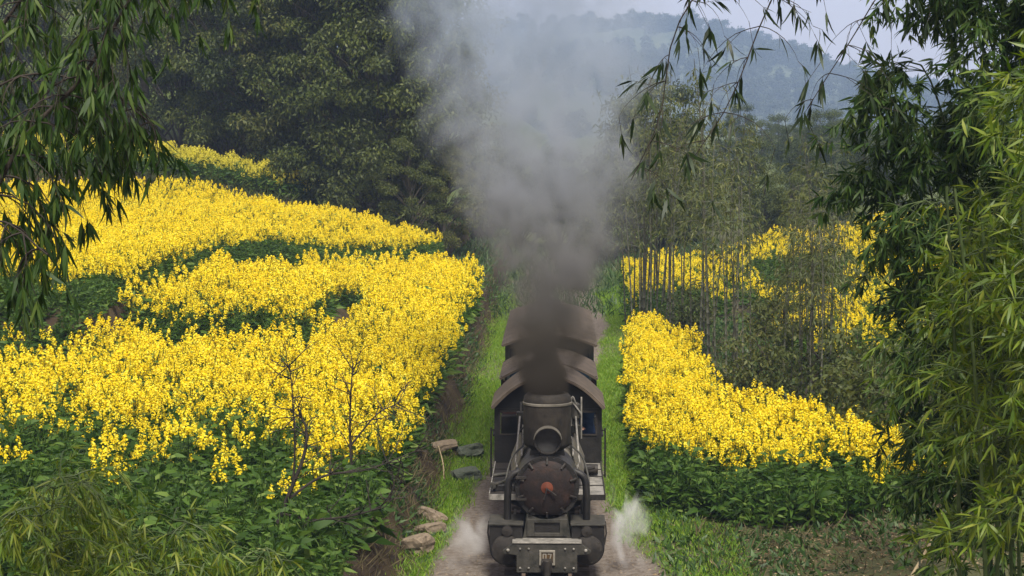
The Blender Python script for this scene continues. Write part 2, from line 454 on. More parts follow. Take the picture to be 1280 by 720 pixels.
mx = np.linspace(-1080, 1080, 190); my = np.linspace(0, 1, 46)
MX, MT = np.meshgrid(mx, my)
MYY = 900+MT*950
prof = smooth(0, 0.79, MT)*(1-0.35*smooth(0.79, 1.0, MT))
MZ = -2+(ridge_h(MX)+2)*prof+4*np.sin(MX*0.035+MYY*0.02)*prof+2.6*np.sin(MX*0.09-MYY*0.043)*prof
V = np.stack([MX.ravel(), MYY.ravel(), MZ.ravel()], 1)
nxm = len(mx); ii, jj = np.meshgrid(np.arange(nxm-1), np.arange(len(my)-1)); a = (jj*nxm+ii).ravel()
mme = np_mesh("mountain", V, np.stack([a, a+1, a+nxm+1, a+nxm], 1), smooth=True)
M['mountain'] = solid_mat("mountain_slope", (0.03, 0.04, 0.022), (0.06, 0.075, 0.035), 0.05, 0.95, 0, 0.3, c3=(0.10, 0.11, 0.05))
o = link_mesh("mountain", mme, M['mountain']); tag(o, "wooded mountain ridge fading blue in the haze", "mountain", kind="structure")

def mountain_z(x, y):
    t = (y-900)/950
    p = smooth(0, 0.79, t)*(1-0.35*smooth(0.79, 1.0, t))
    return -2+(ridge_h(x)+2)*p+4*np.sin(x*0.035+y*0.02)*p+2.6*np.sin(x*0.09-y*0.043)*p

# ------------------------------------------------------------------ foliage builders
LEAF_T = np.array([0, 0.27, 0.27, 0.66, 0.66, 1.0])
LEAF_S = np.array([0, -0.5, 0.5, -0.36, 0.36, 0.0])
LEAF_F = np.array([(0, 2, 1), (1, 2, 4), (1, 4, 3), (3, 4, 5)])
SLEAF_T = np.array([0, 0.42, 0.42, 1.0]); SLEAF_S = np.array([0, -0.5, 0.5, 0]); SLEAF_F = np.array([(0, 2, 1), (1, 2, 3)])

def unit(a): return a/np.maximum(np.linalg.norm(a, axis=-1, keepdims=True), 1e-9)

def leaves(rng, O, d, L, W, bend=0.25, simple=False, roll=0.7):
    """lance-shaped leaf faces from origins O, directions d"""
    T, S, Fq = (SLEAF_T, SLEAF_S, SLEAF_F) if simple else (LEAF_T, LEAF_S, LEAF_F)
    n = len(O); d = unit(d)
    upv = np.tile(np.array([[0, 0, 1.0]]), (n, 1))+rng.normal(0, roll, (n, 3))
    nn = unit(upv-d*np.sum(upv*d, 1, keepdims=True))
    s = np.cross(d, nn)
    L = np.broadcast_to(L, (n,)); W = np.broadcast_to(W, (n,)); b = rng.uniform(0.3, 1.4, n)*bend
    Vv = (O[:, None, :]+d[:, None, :]*(L[:, None]*T[None])[:, :, None]+s[:, None, :]*(W[:, None]*S[None])[:, :, None]
          - nn[:, None, :]*((b*L)[:, None]*(T**2)[None])[:, :, None])
    k = len(T)
    Ff = (Fq[None]+(np.arange(n)*k)[:, None, None]).reshape(-1, 3)
    return Vv.reshape(-1, 3), Ff

def culm_mesh(name, pts, r0, r1, gap, n=8):
    pts = np.array(pts); seg = np.linalg.norm(np.diff(pts, axis=0), axis=1); s = np.concatenate([[0], np.cumsum(seg)])
    tot = s[-1]; st = []; k = 0.0
    while k < tot:
        st += [(k-0.012, 1.0), (k, 1.28), (k+0.014, 1.0)] if k > 0 else [(0, 1.0)]
        k += gap
    st.append((tot, 1.0))
    mb = MB(); P = []; Rr = []
    for q, m in st:
        q = min(max(q, 0), tot); t = q/tot
        P.append([np.interp(q, s, pts[:, j]) for j in range(3)]); Rr.append((r0+(r1-r0)*t)*m)
    mb.tube(P, Rr, n)
    return mb

def make_bamboo(seed, path, r0=0.03, r1=0.006, crown=0.35, gap=0.3, nb=3, blen=1.0, btaper=0.6, elev=35, droop=1.0,
                twig_gap=0.11, nleaf=6, leaf=0.15, wid=0.13, gravity=0.5, side=None, nseg=40, simple=False, branch_r=0.006, keep=None, fan=0.5, tip=0.25):
    """returns (culm MB, branch MB, leaf mesh arrays)"""
    rng = np.random.default_rng(seed)
    pts = spline(path, nseg)
    culm = culm_mesh("culm", pts, r0, r1, gap)
    seg = np.linalg.norm(np.diff(pts, axis=0), axis=1); s = np.concatenate([[0], np.cumsum(seg)]); tot = s[-1]
    br = MB(); TO = []; TD = []
    k = crown*tot
    while k < tot:
        t = k/tot; p0 = np.array([np.interp(k, s, pts[:, j]) for j in range(3)])
        tang = unit(np.array([np.interp(min(k+0.05, tot), s, pts[:, j]) for j in range(3)])-np.array([np.interp(max(k-0.05, 0), s, pts[:, j]) for j in range(3)]))
        tt = (t-crown)/(1-crown)
        for b in range(nb if rng.random() < 0.85 else max(nb-1, 1)):
            az = rng.uniform(0, 2*np.pi)
            out = np.array([np.cos(az), np.sin(az), 0])
            if side is not None: out = unit(out+np.array(side)*0.9)
            el = R(elev)*rng.uniform(0.4, 1.3)
            d = unit(out*np.cos(el)+tang*np.sin(el))
            Lb = blen*(1-btaper*tt)*rng.uniform(0.6, 1.25)
            ns = 6; P = [p0]; dd = d.copy()
            for q in range(ns):
                dd = unit(dd+np.array([0, 0, -droop*0.16])*(0.6+q*0.25)+rng.normal(0, 0.06, 3))
                P.append(P[-1]+dd*Lb/ns)
            if keep is not None and not keep(P[-1]): continue
            br.tube(P, [branch_r*(1-0.75*q/ns) for q in range(ns+1)], 3 if simple else 4, cap=False)
            P = np.array(P); m = max(2, int(Lb/twig_gap))
            for q in np.linspace(tip, 1.0, m):
                f = q*ns; i = min(int(f), ns-1); o_ = P[i]+(P[i+1]-P[i])*(f-i)
                bd = unit(P[i+1]-P[i])
                td = unit(bd*0.8+rng.normal(0, 0.55, 3)+np.array([0, 0, -gravity*0.5]))
                tl = rng.uniform(0.05, 0.22)*leaf/0.15
                e = o_+td*tl
                if not simple: br.tube([o_, e], [0.0022, 0.0012], 3, cap=False)
                TO.append(e); TD.append(td)
        k += gap*rng.uniform(0.8, 1.2)
    TO = np.array(TO); TD = np.array(TD)
    cnt = rng.integers(max(nleaf-2, 2), nleaf+3, len(TO))
    O = np.repeat(TO, cnt, 0); D = np.repeat(TD, cnt, 0)
    D = D+rng.normal(0, fan, O.shape)+np.array([0, 0, -gravity])
    O = O-unit(np.repeat(TD, cnt, 0))*rng.uniform(0, 0.05, (len(O), 1))*leaf/0.15
    L = leaf*rng.uniform(0.55, 1.2, len(O))
    return culm, br, leaves(rng, O, D, L, L*wid, 0.3, simple)

def bamboo_plant(name, label, group, leafmat, culmmat, seed, path, **kw):
    base = np.array(path[0], float)
    rel = [np.array(p, float)-base for p in path]
    if kw.get("keep"):
        kf = kw["keep"]; kw["keep"] = lambda q: kf(q+base)
    culm, br, (V, F) = make_bamboo(seed, rel, **kw)
    t = empty(name, base); tag(t, label, "bamboo", group)
    culm.build("culm", M[culmmat], t)
    if br.v: br.build("branches", M[culmmat], t)["kind"] = "stuff"
    link_mesh("foliage", np_mesh("foliage", V, F), M[leafmat], t)
    return t

def copy_tree(o, parent=None):
    c = o.copy(); COL.objects.link(c); c.parent = parent
    for ch in list(o.children): copy_tree(ch, c)
    return c

def make_tree(seed, H, W, leaf=0.32, nclump=70, per=120, crown_from=0.15, mat='tree_dark', name="broadleaf_tree", lean=0.0, spread=0.8):
    rng = np.random.default_rng(seed)
    t = empty(name)
    tr = MB(); top = np.array([lean*H, 0, H*0.92])
    path = spline([(0, 0, -0.3), (rng.normal(0, .15), rng.normal(0, .15), H*0.35), (lean*H*0.5+rng.normal(0, .3), rng.normal(0, .3), H*0.65), tuple(top)], 14)
    tr.tube(path, list(np.linspace(0.02*H, 0.02, 14)), 8)
    tr.build("trunk", M['bark'], t)
    limb = MB(); O = []; D = []
    for c in range(nclump):
        f = crown_from+(0.92-crown_from)*rng.random()**0.9
        i = f*13*0.95; p = path[int(i)]
        rad = W*0.5*(math.sin(min(1.0, 0.12+f*0.95)*math.pi)**0.6*0.9+0.15)
        az = rng.uniform(0, 2*np.pi); rr = rad*math.sqrt(rng.uniform(0.1, 1.0))
        cc = np.array([p[0]+math.cos(az)*rr, p[1]+math.sin(az)*rr, f*H+rng.normal(0, 0.3)])
        st = path[max(int(i)-2, 0)]
        limb.tube([st, (st+cc)/2+np.array([0, 0, 0.25]), cc], [0.006*H*(1-f*0.6), 0.004*H*(1-f*0.6), 0.015], 4, cap=False)
        n = int(per*rng.uniform(0.6, 1.4))
        off = rng.normal(0, 1, (n, 3)); off = unit(off)*(rng.random((n, 1))**0.5)*spread*np.array([1, 1, 0.62])*rng.uniform(0.7, 1.35)
        off[:, 2] -= 0.10*np.abs(off[:, 0])
        O.append(cc+off); dd = off*0.8+rng.normal(0, 0.5, (n, 3)); dd[:, 2] -= 0.45; D.append(dd)
    limb.build("limbs", M['bark'], t)
    O = np.concatenate(O); D = np.concatenate(D); L = leaf*rng.uniform(0.6, 1.3, len(O))
    V, F = leaves(rng, O, D, L, L*0.42, 0.3, True)
    link_mesh("crown", np_mesh("crown", V, F), M[mat], t)
    return t

def make_far_tree(seed, H, W, n=700, mat='pine', name="distant_tree"):
    return make_tree(seed, H, W, leaf=1.5, nclump=26, per=26, crown_from=0.2, mat=mat, name=name, spread=2.0)

# ------------------------------------------------------------------ track
TX = -0.14
tr = empty("railway_track", (TX, 0, 0)); tag(tr, "narrow gauge railway track under the steam train", "track")
for sx in (-1, 1):
    MB().box(sx*0.381-0.03, sx*0.381+0.03, 22, 84, 0.10, 0.185).box(sx*0.381-0.055, sx*0.381+0.055, 22, 84, 0.082, 0.098).build("rail", M['rail_steel'], tr)
sm = MB().box(-0.72, 0.72, -0.09, 0.09, -0.05, 0.08).build("sleeper", M['sleeper'], tr, 0.01)
sm.location = (0, 22.4, 0)
for i in range(1, 100):
    c = sm.copy(); COL.objects.link(c); c.parent = tr; c.location = (0, 22.4+i*0.62, 0)

def arch(hw, eave, top, n=18, power=2.0):
    """arched outline points from -hw to hw"""
    return [(-hw+2*hw*i/n, eave+(top-eave)*(1-abs(-1+2*i/n)**power)) for i in range(n+1)]

def arch_roof(hw, eave, top, y0, y1, th=0.035, power=2.0):
    a = arch(hw, eave, top, 18, power)
    n = len(a); mb = MB()
    vs = []
    for y in (y0, y1):
        vs += [(x, y, z) for x, z in a]+[(x*(1-th/hw), y, z-th) for x, z in a]
    fs = []
    for i in range(n-1):
        fs.append((i, i+1, 2*n+i+1, 2*n+i))
        fs.append((n+i, 3*n+i, 3*n+i+1, n+i+1))
        fs.append((i, n+i, n+i+1, i+1))
        fs.append((2*n+i, 2*n+i+1, 3*n+i+1, 3*n+i))
    fs.append((0, 2*n, 3*n, n)); fs.append((n-1, 2*n-1, 4*n-1, 3*n-1))
    mb.add(vs, fs, True)
    return mb

def wheel(parent, x, y, r, spoke=True):
    w = MB()
    w.lathe([(r*0.86, -0.05), (r, -0.05), (r, 0.05), (r*0.86, 0.05), (r*0.86, -0.05)], (x, y, r+0.185), 'x', 26)
    w.lathe([(r*0.16, -0.07), (r*0.16, 0.07)], (x, y, r+0.185), 'x', 12)
    for k in range(8):
        t = 2*math.pi*k/8
        w.tube([(x, y+math.cos(t)*r*0.1, r+0.185+math.sin(t)*r*0.1), (x, y+math.cos(t)*r*0.9, r+0.185+math.sin(t)*r*0.9)], 0.022, 4)
    return w.build("wheel", M['grimy_iron'], parent)

# ------------------------------------------------------------------ steam locomotive (faces the camera, front at y = 0)
loco = empty("steam_locomotive", (TX, 31.0, 0))
tag(loco, "small black steam locomotive with wide chimney heading towards the viewer", "locomotive")
BK, GI = M['black_iron'], M['grimy_iron']
MB().box(-0.40, 0.40, 0.06, 5.9, 0.50, 0.64).build("frame", BK, loco)
bb = MB().prism([(-0.50, 0.20), (0.50, 0.20), (0.50, 0.49), (0.72, 0.515), (0.73, 0.56), (0.56, 0.685), (-0.56, 0.685), (-0.73, 0.56), (-0.72, 0.515), (-0.50, 0.49)], -0.05, 0.05).build("buffer_beam", M['grey_plate'], loco, 0.008)
MB().box(-0.57, 0.57, -0.065, 0.28, 0.688, 0.712).build("lip", M['pale_steel'], bb, 0.004)
rv = MB()
for x in (-0.44, -0.3, 0.3, 0.44):
    for z in (0.28, 0.6): rv.lathe([(0.02, -0.064), (0.014, -0.075), (0, -0.078)], (x, 0, z), 'y', 8)
for x in (-0.64, 0.64): rv.lathe([(0.03, -0.064), (0.02, -0.08), (0, -0.085)], (x, 0, 0.575), 'y', 8)
rv.build("rivets", M['pale_steel'], bb)["kind"] = "stuff"
# number plate with a frame and two weathered digits
npl = MB()
for x0, x1, z0, z1 in ((-0.125, 0.135, 0.545, 0.58), (-0.125, 0.135, 0.33, 0.365), (-0.125, -0.09, 0.365, 0.545), (0.10, 0.135, 0.365, 0.545)):
    npl.box(x0, x1, -0.09, -0.052, z0, z1)
npo = npl.build("number_plate", M['plate_paint'], loco, 0.006)
MB().box(-0.09, 0.10, -0.068, -0.0525, 0.365, 0.545).build("plate_field", M['plate_field'], npo)
dg = MB()   # the two blurred figures read as 0 7
for x0, x1, z0, z1 in ((-0.07, -0.052, 0.385, 0.525), (-0.024, -0.006, 0.385, 0.525), (-0.052, -0.024, 0.507, 0.525), (-0.052, -0.024, 0.385, 0.403),
                       (0.014, 0.078, 0.507, 0.525)):
    dg.box(x0, x1, -0.0735, -0.0685, z0, z1)
dg.add([(0.06, -0.0735, 0.507), (0.078, -0.0735, 0.507), (0.05, -0.0735, 0.385), (0.032, -0.0735, 0.385)], [(0, 1, 2, 3)])
dg.build("numerals", M['plate_paint'], npo)
cp = MB().box(-0.09, 0.09, -0.30, -0.05, 0.28, 0.44).lathe([(0.06, -0.05), (0.06, 0.22)], (0, -0.33, 0.25), 'z', 12).build("coupler", GI, loco, 0.01)
# saddle with recessed dark panel
sd = MB()
sd.prism([(-0.40, 0.71), (0.40, 0.71), (0.33, 1.10), (-0.33, 1.10)], 0.30, 1.15)
for x0, x1, z0, z1 in ((-0.33, -0.21, 0.74, 1.03), (0.21, 0.33, 0.74, 1.03), (-0.21, 0.21, 0.97, 1.03), (-0.21, 0.21, 0.74, 0.80)):
    sd.box(x0, x1, 0.25, 0.302, z0, z1)
sdo = sd.build("smokebox_saddle", M['grey_plate'], loco, 0.006)
MB().box(-0.205, 0.205, 0.285, 0.2985, 0.805, 0.965).build("dark_panel", BK, sdo)
# smokebox and boiler
CZ = 1.55
MB().lathe([(0.47, 0.30), (0.53, 0.30), (0.535, 0.34), (0.53, 0.38), (0.53, 1.30), (0.47, 1.32)], (0, 0, CZ), 'y', 40).build("smokebox", BK, loco)
rr = MB()
for k in range(28):
    t = 2*math.pi*k/28
    rr.lathe([(0.012, 0.302), (0.010, 0.29), (0, 0.288)], (0.50*math.cos(t), 0, CZ+0.50*math.sin(t)), 'y', 6)
rr.build("rivets", GI, loco)["kind"] = "stuff"
door = MB().lathe([(0.455, 0.31), (0.455, 0.275), (0.43, 0.255), (0.36, 0.225), (0.24, 0.195), (0.12, 0.182), (0.0, 0.18)], (0, 0, CZ), 'y', 40).build("smokebox_door", M['rusty_door'], loco)
MB().lathe([(0.10, 0.195), (0.10, 0.172), (0.06, 0.162), (0.035, 0.150), (0.0, 0.148)], (0, 0, CZ+0.02), 'y', 18).build("centre_boss", M['rust_orange'], door)
MB().tube([(-0.02, 0.135, CZ+0.02), (0.15, 0.13, CZ-0.10)], 0.014, 6).tube([(0.0, 0.125, CZ+0.02), (-0.05, 0.12, CZ-0.17)], 0.014, 6).build("handle", GI, door)
for k in range(10):
    t = 2*math.pi*(k+0.5)/10
    c, s_ = math.cos(t), math.sin(t)
    MB().tube([(0.40*c, 0.225, CZ+0.40*s_), (0.485*c, 0.255, CZ+0.485*s_), (0.50*c, 0.30, CZ+0.50*s_)], 0.020, 6).build("clamp", GI, door)
for z in (0.18, -0.18): MB().box(-0.52, -0.34, 0.215, 0.262, CZ+z-0.02, CZ+z+0.02).build("hinge", GI, door)
MB().lathe([(0.47, 1.30), (0.47, 4.25)], (0, 0, CZ), 'y', 36).build("boiler", M['cladding'], loco)
for y in (1.36, 2.0, 2.7, 3.4, 4.1):
    MB().lathe([(0.472, y-0.03), (0.482, y-0.03), (0.482, y+0.03), (0.472, y+0.03)], (0, 0, CZ), 'y', 36).build("boiler_band", M['pale_steel'], loco)
# wide chimney
ch = MB().lathe([(0.30, 2.0), (0.28, 2.10), (0.385, 2.17), (0.40, 2.22), (0.405, 2.92), (0.39, 3.0), (0.345, 3.05), (0.29, 3.055), (0.27, 3.02), (0.26, 2.5), (0.0, 2.48)], (0, 0.92, 0), 'z', 36).build("chimney", M['chimney_soot'], loco)
MB().lathe([(0.407, 2.86), (0.418, 2.87), (0.418, 2.90), (0.407, 2.91)], (0, 0.92, 0), 'z', 36).build("rim_band", M['cladding'], ch)
# headlamp
hl = MB().lathe([(0.0, 0.62), (0.20, 0.62), (0.225, 0.58), (0.225, 0.30), (0.205, 0.30), (0.205, 0.40)], (0.01, 0, 2.33), 'y', 30).build("headlamp", GI, loco)
MB().lathe([(0.0, 0.43), (0.10, 0.425), (0.203, 0.395)], (0.01, 0, 2.33), 'y', 30).build("lens", M['lamp_glass'], hl)
vz = MB(); pp = []
for k in range(13):
    t = math.pi*(0.05+0.9*k/12); pp.append((0.01+0.236*math.cos(t), 2.33+0.236*math.sin(t)))
n = len(pp)
vs_ = [(x, 0.20, z) for x, z in pp]+[(x, 0.46, z) for x, z in pp]+[(0.01+(x-0.01)*0.96, 0.20, 2.33+(z-2.33)*0.96) for x, z in pp]+[(0.01+(x-0.01)*0.96, 0.46, 2.33+(z-2.33)*0.96) for x, z in pp]
fs_ = []
for k in range(n-1):
    fs_ += [(k, k+1, n+k+1, n+k), (2*n+k, 3*n+k, 3*n+k+1, 2*n+k+1), (k, 2*n+k, 2*n+k+1, k+1), (n+k, n+k+1, 3*n+k+1, 3*n+k)]
vz.add(vs_, fs_, True).build("visor", M['cladding'], hl)
MB().box(-0.12, 0.14, 0.36, 0.58, 2.06, 2.12).box(-0.10, -0.07, 0.42, 0.5, 2.1, 2.2).box(0.09, 0.12, 0.42, 0.5, 2.1, 2.2).build("lamp_bracket", BK, loco)
# domes
MB().lathe([(0.34, 1.93), (0.27, 2.02), (0.26, 2.40), (0.20, 2.53), (0.08, 2.58), (0, 2.585)], (0, 2.15, 0), 'z', 26).build("sand_dome", GI, loco)
MB().lathe([(0.36, 1.93), (0.29, 2.02), (0.28, 2.45), (0.21, 2.60), (0.08, 2.66), (0, 2.665)], (0, 3.15, 0), 'z', 26).build("steam_dome", GI, loco)
MB().lathe([(0.05, 2.55), (0.05, 2.8), (0.065, 2.82), (0, 2.83)], (0.16, 3.75, 0), 'z', 12).build("whistle", M['pale_steel'], loco)
# running boards
for sx in (-1, 1):
    rb = MB().box(min(sx*0.50, sx*0.97), max(sx*0.50, sx*0.97), 1.05, 4.2, 1.255, 1.29)
    rbo = rb.build("running_board", M['pale_steel'] if sx > 0 else M['grimy_iron'], loco, 0.005)
    MB().box(min(sx*0.49, sx*0.98), max(sx*0.49, sx*0.98), 1.03, 1.055, 1.20, 1.295).box(min(sx*0.972, sx*0.99), max(sx*0.972, sx*0.99), 1.03, 4.2, 1.20, 1.32).build("edge_strip", M['pale_steel'] if sx < 0 else GI, rbo)
    for y in (1.9, 2.75, 3.5):
        MB().box(min(sx*0.50, sx*0.97), max(sx*0.50, sx*0.97), y-0.02, y+0.02, 1.291, 1.303).build("plate_joint", GI, rbo)
    for y in (1.3, 2.6, 3.8):
        MB().prism([(sx*0.40, 1.0), (sx*0.43, 1.25), (sx*0.92, 1.25), (sx*0.92, 1.22)], y-0.02, y+0.02).build("bracket", BK, loco)
# cylinders with valve chests
for sx in (-1, 1):
    cy_ = MB()
    out = []
    for k in range(17):
        t = math.pi+math.pi*k/16
        out.append((sx*0.68+0.275*math.cos(t), 0.56+0.30*math.sin(t)))
    out = [(sx*0.68-0.275, 0.93)]+out+[(sx*0.68+0.275, 0.93)]
    cy_.prism(out, 0.22, 0.98)
    cyo = cy_.build("cylinder", BK, loco, 0.012)
    MB().box(sx*0.68-0.29, sx*0.68+0.29, 0.19, 1.0, 0.932, 0.962).build("chest_lid", M['grey_plate'], cyo, 0.006)
    cov = MB().lathe([(0.0, 0.12), (0.10, 0.13), (0.235, 0.165), (0.245, 0.18), (0.245, 0.219)], (sx*0.68, 0, 0.53), 'y', 26).build("cylinder_cover", GI, cyo)
    bl = MB()
    for k in range(10):
        t = 2*math.pi*k/10
        bl.lathe([(0.016, 0.19), (0.016, 0.158), (0, 0.155)], (sx*0.68+0.21*math.cos(t), 0, 0.53+0.21*math.sin(t)), 'y', 6)
    bl.build("bolts", M['grey_plate'], cov)["kind"] = "stuff"
    MB().lathe([(0.0, 0.14), (0.09, 0.15), (0.09, 0.219)], (sx*0.66, 0, 0.845), 'y', 18).build("valve_cover", GI, cyo)
    MB().tube([(sx*0.97, 0.5, 0.95), (sx*0.99, 0.5, 0.75), (sx*0.955, 0.5, 0.55)], 0.014, 6).build("drain_pipe", GI, cyo)
    # motion
    MB().tube([(sx*0.68, 0.98, 0.56), (sx*0.68, 1.9, 0.56)], 0.03, 8).box(sx*0.68-0.06, sx*0.68+0.06, 1.75, 2.0, 0.47, 0.65).build("piston_rod", GI, loco)
    MB().box(sx*0.60-0.02, sx*0.60+0.02, 1.8, 3.6, 0.44, 0.54).build("side_rod", M['pale_steel'], loco)
    for y in (1.7, 2.6, 3.5, 4.4): wheel(loco, sx*0.42, y, 0.34)
    wheel(loco, sx*0.42, 0.75, 0.20)
    # steam pipe from smokebox down to the valve chest
    MB().tube(spline([(sx*0.44, 0.62, 1.78), (sx*0.62, 0.60, 1.66), (sx*0.66, 0.58, 1.35), (sx*0.66, 0.58, 0.96)], 14), 0.062, 12).build("steam_pipe", BK, loco)
    # feed pipe curving beside the smokebox
    MB().tube(spline([(sx*0.42, 1.7, 2.02), (sx*0.60, 1.5, 1.86), (sx*0.70, 1.25, 1.55), (sx*0.70, 1.1, 1.29)], 18), 0.018, 6).build("feed_pipe", M['grey_plate'], loco)
    # bright braced handrails over the boiler shoulders
    MB().tube([(sx*0.44, 1.34, 1.92), (sx*0.47, 4.15, 2.0)], 0.018, 6).tube([(sx*0.52, 1.34, 1.72), (sx*0.55, 4.15, 1.8)], 0.016, 6).build("handrail", M['pale_steel'], loco)
    for (a_, b_) in (((0.36, 2.4, 2.02), (0.56, 3.1, 1.66)), ((0.54, 2.4, 1.68), (0.40, 3.1, 2.05)), ((0.56, 1.7, 1.6), (0.50, 2.9, 2.35)), ((0.50, 2.9, 2.35), (0.58, 4.18, 2.2))):
        MB().tube([(sx*a_[0], a_[1], a_[2]), (sx*b_[0], b_[1], b_[2])], 0.017, 6).build("brace_pipe", M['pale_steel'], loco)
    MB().add([(sx*0.42, 1.40, 1.90), (sx*0.60, 1.45, 1.52), (sx*0.64, 3.0, 1.62), (sx*0.47, 3.0, 2.05),
              (sx*0.44, 1.40, 1.91), (sx*0.62, 1.45, 1.53), (sx*0.66, 3.0, 1.63), (sx*0.49, 3.0, 2.06)],
             [(0, 1, 2, 3), (4, 7, 6, 5), (0, 4, 5, 1), (1, 5, 6, 2), (2, 6, 7, 3), (3, 7, 4, 0)]).build("side_sheet", M['cladding'], loco)
# air pump and fittings, right as seen
ap = MB().lathe([(0.07, 1.9), (0.09, 1.93), (0.09, 2.18), (0.05, 2.2), (0.05, 2.3), (0.085, 2.32), (0.085, 2.56), (0.03, 2.6), (0, 2.6)], (0.50, 3.0, 0), 'z', 16).build("air_pump", M['grey_plate'], loco)
MB().tube(spline([(0.50, 2.9, 2.58), (0.44, 2.85, 2.72), (0.40, 2.9, 2.5), (0.41, 2.8, 2.2)], 14), 0.018, 6).tube([(0.60, 2.95, 1.95), (0.60, 2.95, 2.7)], 0.016, 6).tube([(0.44, 2.9, 2.62), (0.60, 2.9, 2.40)], 0.014, 6).build("pump_pipes", M['pale_steel'], ap)
MB().box(-0.56, -0.40, 2.95, 3.1, 2.30, 2.42).tube([(-0.48, 3.0, 1.95), (-0.48, 3.0, 2.6)], 0.02, 6).tube([(-0.38, 2.9, 2.2), (-0.55, 2.9, 2.05)], 0.016, 6).build("gauge_bracket", M['grey_plate'], loco)
# bits on the boards
MB().tube([(-0.95, 1.9, 1.46), (-0.62, 1.95, 1.50)], 0.035, 10).tube([(-0.95, 1.25, 1.40), (-0.62, 1.75, 1.44)], 0.03, 10).lathe([(0.055, -0.06), (0.055, 0.06)], (-0.93, 1.3, 1.40), 'y', 12).build("lubricator", M['grey_plate'], loco)
MB().box(-0.93, -0.56, 1.35, 2.0, 1.291, 1.40).build("tool_box", BK, loco, 0.01)
MB().lathe([(0.09, -0.16), (0.10, -0.12), (0.10, 0.12), (0.09, 0.16)], (0.74, 2.9, 1.40), 'x', 16).tube([(0.60, 2.75, 1.42), (0.84, 2.7, 1.47)], 0.03, 8).build("injector", M['grimy_iron'], loco)
MB().tube([(0.60, 1.06, 1.25), (0.60, 1.06, 0.96)], 0.035, 8).build("board_post", BK, loco)
# cab: front wall at y = 4.25
CY = 4.25
HW = 1.0
def frame_panel(mb, x0, x1, z0, z1, w0, w1, v0, v1, y0, y1):
    """wall panel x0..x1, z0..z1 with an opening w0..w1, v0..v1"""
    mb.box(x0, w0, y0, y1, z0, z1); mb.box(w1, x1, y0, y1, z0, z1)
    mb.box(w0, w1, y0, y1, z0, v0); mb.box(w0, w1, y0, y1, v1, z1)
cab = MB()
frame_panel(cab, -HW, -0.46, 1.0, 2.30, -0.90, -0.56, 1.82, 2.24, CY, CY+0.05)
frame_panel(cab, 0.46, HW, 1.0, 2.30, 0.56, 0.90, 1.82, 2.24, CY, CY+0.05)
cab.box(-0.46, 0.46, CY, CY+0.05, 1.95, 2.30)
cab.prism([(HW, 2.302), (-HW, 2.302)]+[(x, z-0.04) for x, z in arch(HW, 2.36, 2.90, 18)], CY, CY+0.05)
cabo = cab.build("cab_front", BK, loco)
for sx in (-1, 1):
    w = MB()
    x0, x1 = (sx*HW-0.05, sx*HW) if sx > 0 else (sx*HW, sx*HW+0.05)
    for y0, y1, z0, z1 in ((CY+0.051, CY+0.16, 0.85, 2.33), (CY+1.5, CY+1.6, 0.85, 2.33), (CY+0.16, CY+1.5, 0.85, 1.75), (CY+0.16, CY+1.5, 2.2, 2.33)):
        w.box(x0, x1, y0, y1, z0, z1)
    w.build("cab_side", BK, loco)
    MB().box(sx*HW-0.035, sx*HW+0.035, CY+0.16, CY+1.5, 1.752, 1.79).build("window_sill", GI, loco)
    fr = MB(); fx0, fx1 = sorted((sx*0.545, sx*0.915))
    for a0, a1, b0, b1 in ((fx0, fx0+0.03, 1.80, 2.26), (fx1-0.03, fx1, 1.80, 2.26), (fx0+0.03, fx1-0.03, 1.80, 1.83), (fx0+0.03, fx1-0.03, 2.23, 2.26)):
        fr.box(a0, a1, CY-0.02, CY-0.002, b0, b1)
    fr.build("window_frame", GI, cabo)
    MB().tube([(sx*1.06, CY-0.05, 1.02), (sx*1.06, CY-0.05, 1.95)], 0.016, 6).tube([(sx*1.06, CY-0.05, 1.9), (sx*0.98, CY+0.02, 1.9)], 0.012, 6).tube([(sx*1.06, CY-0.05, 1.06), (sx*0.98, CY+0.02, 1.06)], 0.012, 6).build("grab_rail", BK, loco)
MB().box(-0.95, 0.95, CY+0.06, CY+1.6, 0.84, 0.90).build("cab_floor", BK, loco)
cab_roof = arch_roof(1.06, 2.345, 2.945, CY-0.20, CY+1.85, 0.04).build("cab_roof", M['roof_brown'], loco)
MB().lathe([(0.42, CY+0.052), (0.42, CY+0.40), (0, CY+0.40)], (0, 0, 1.55), 'y', 24).build("firebox_backhead", BK, loco)

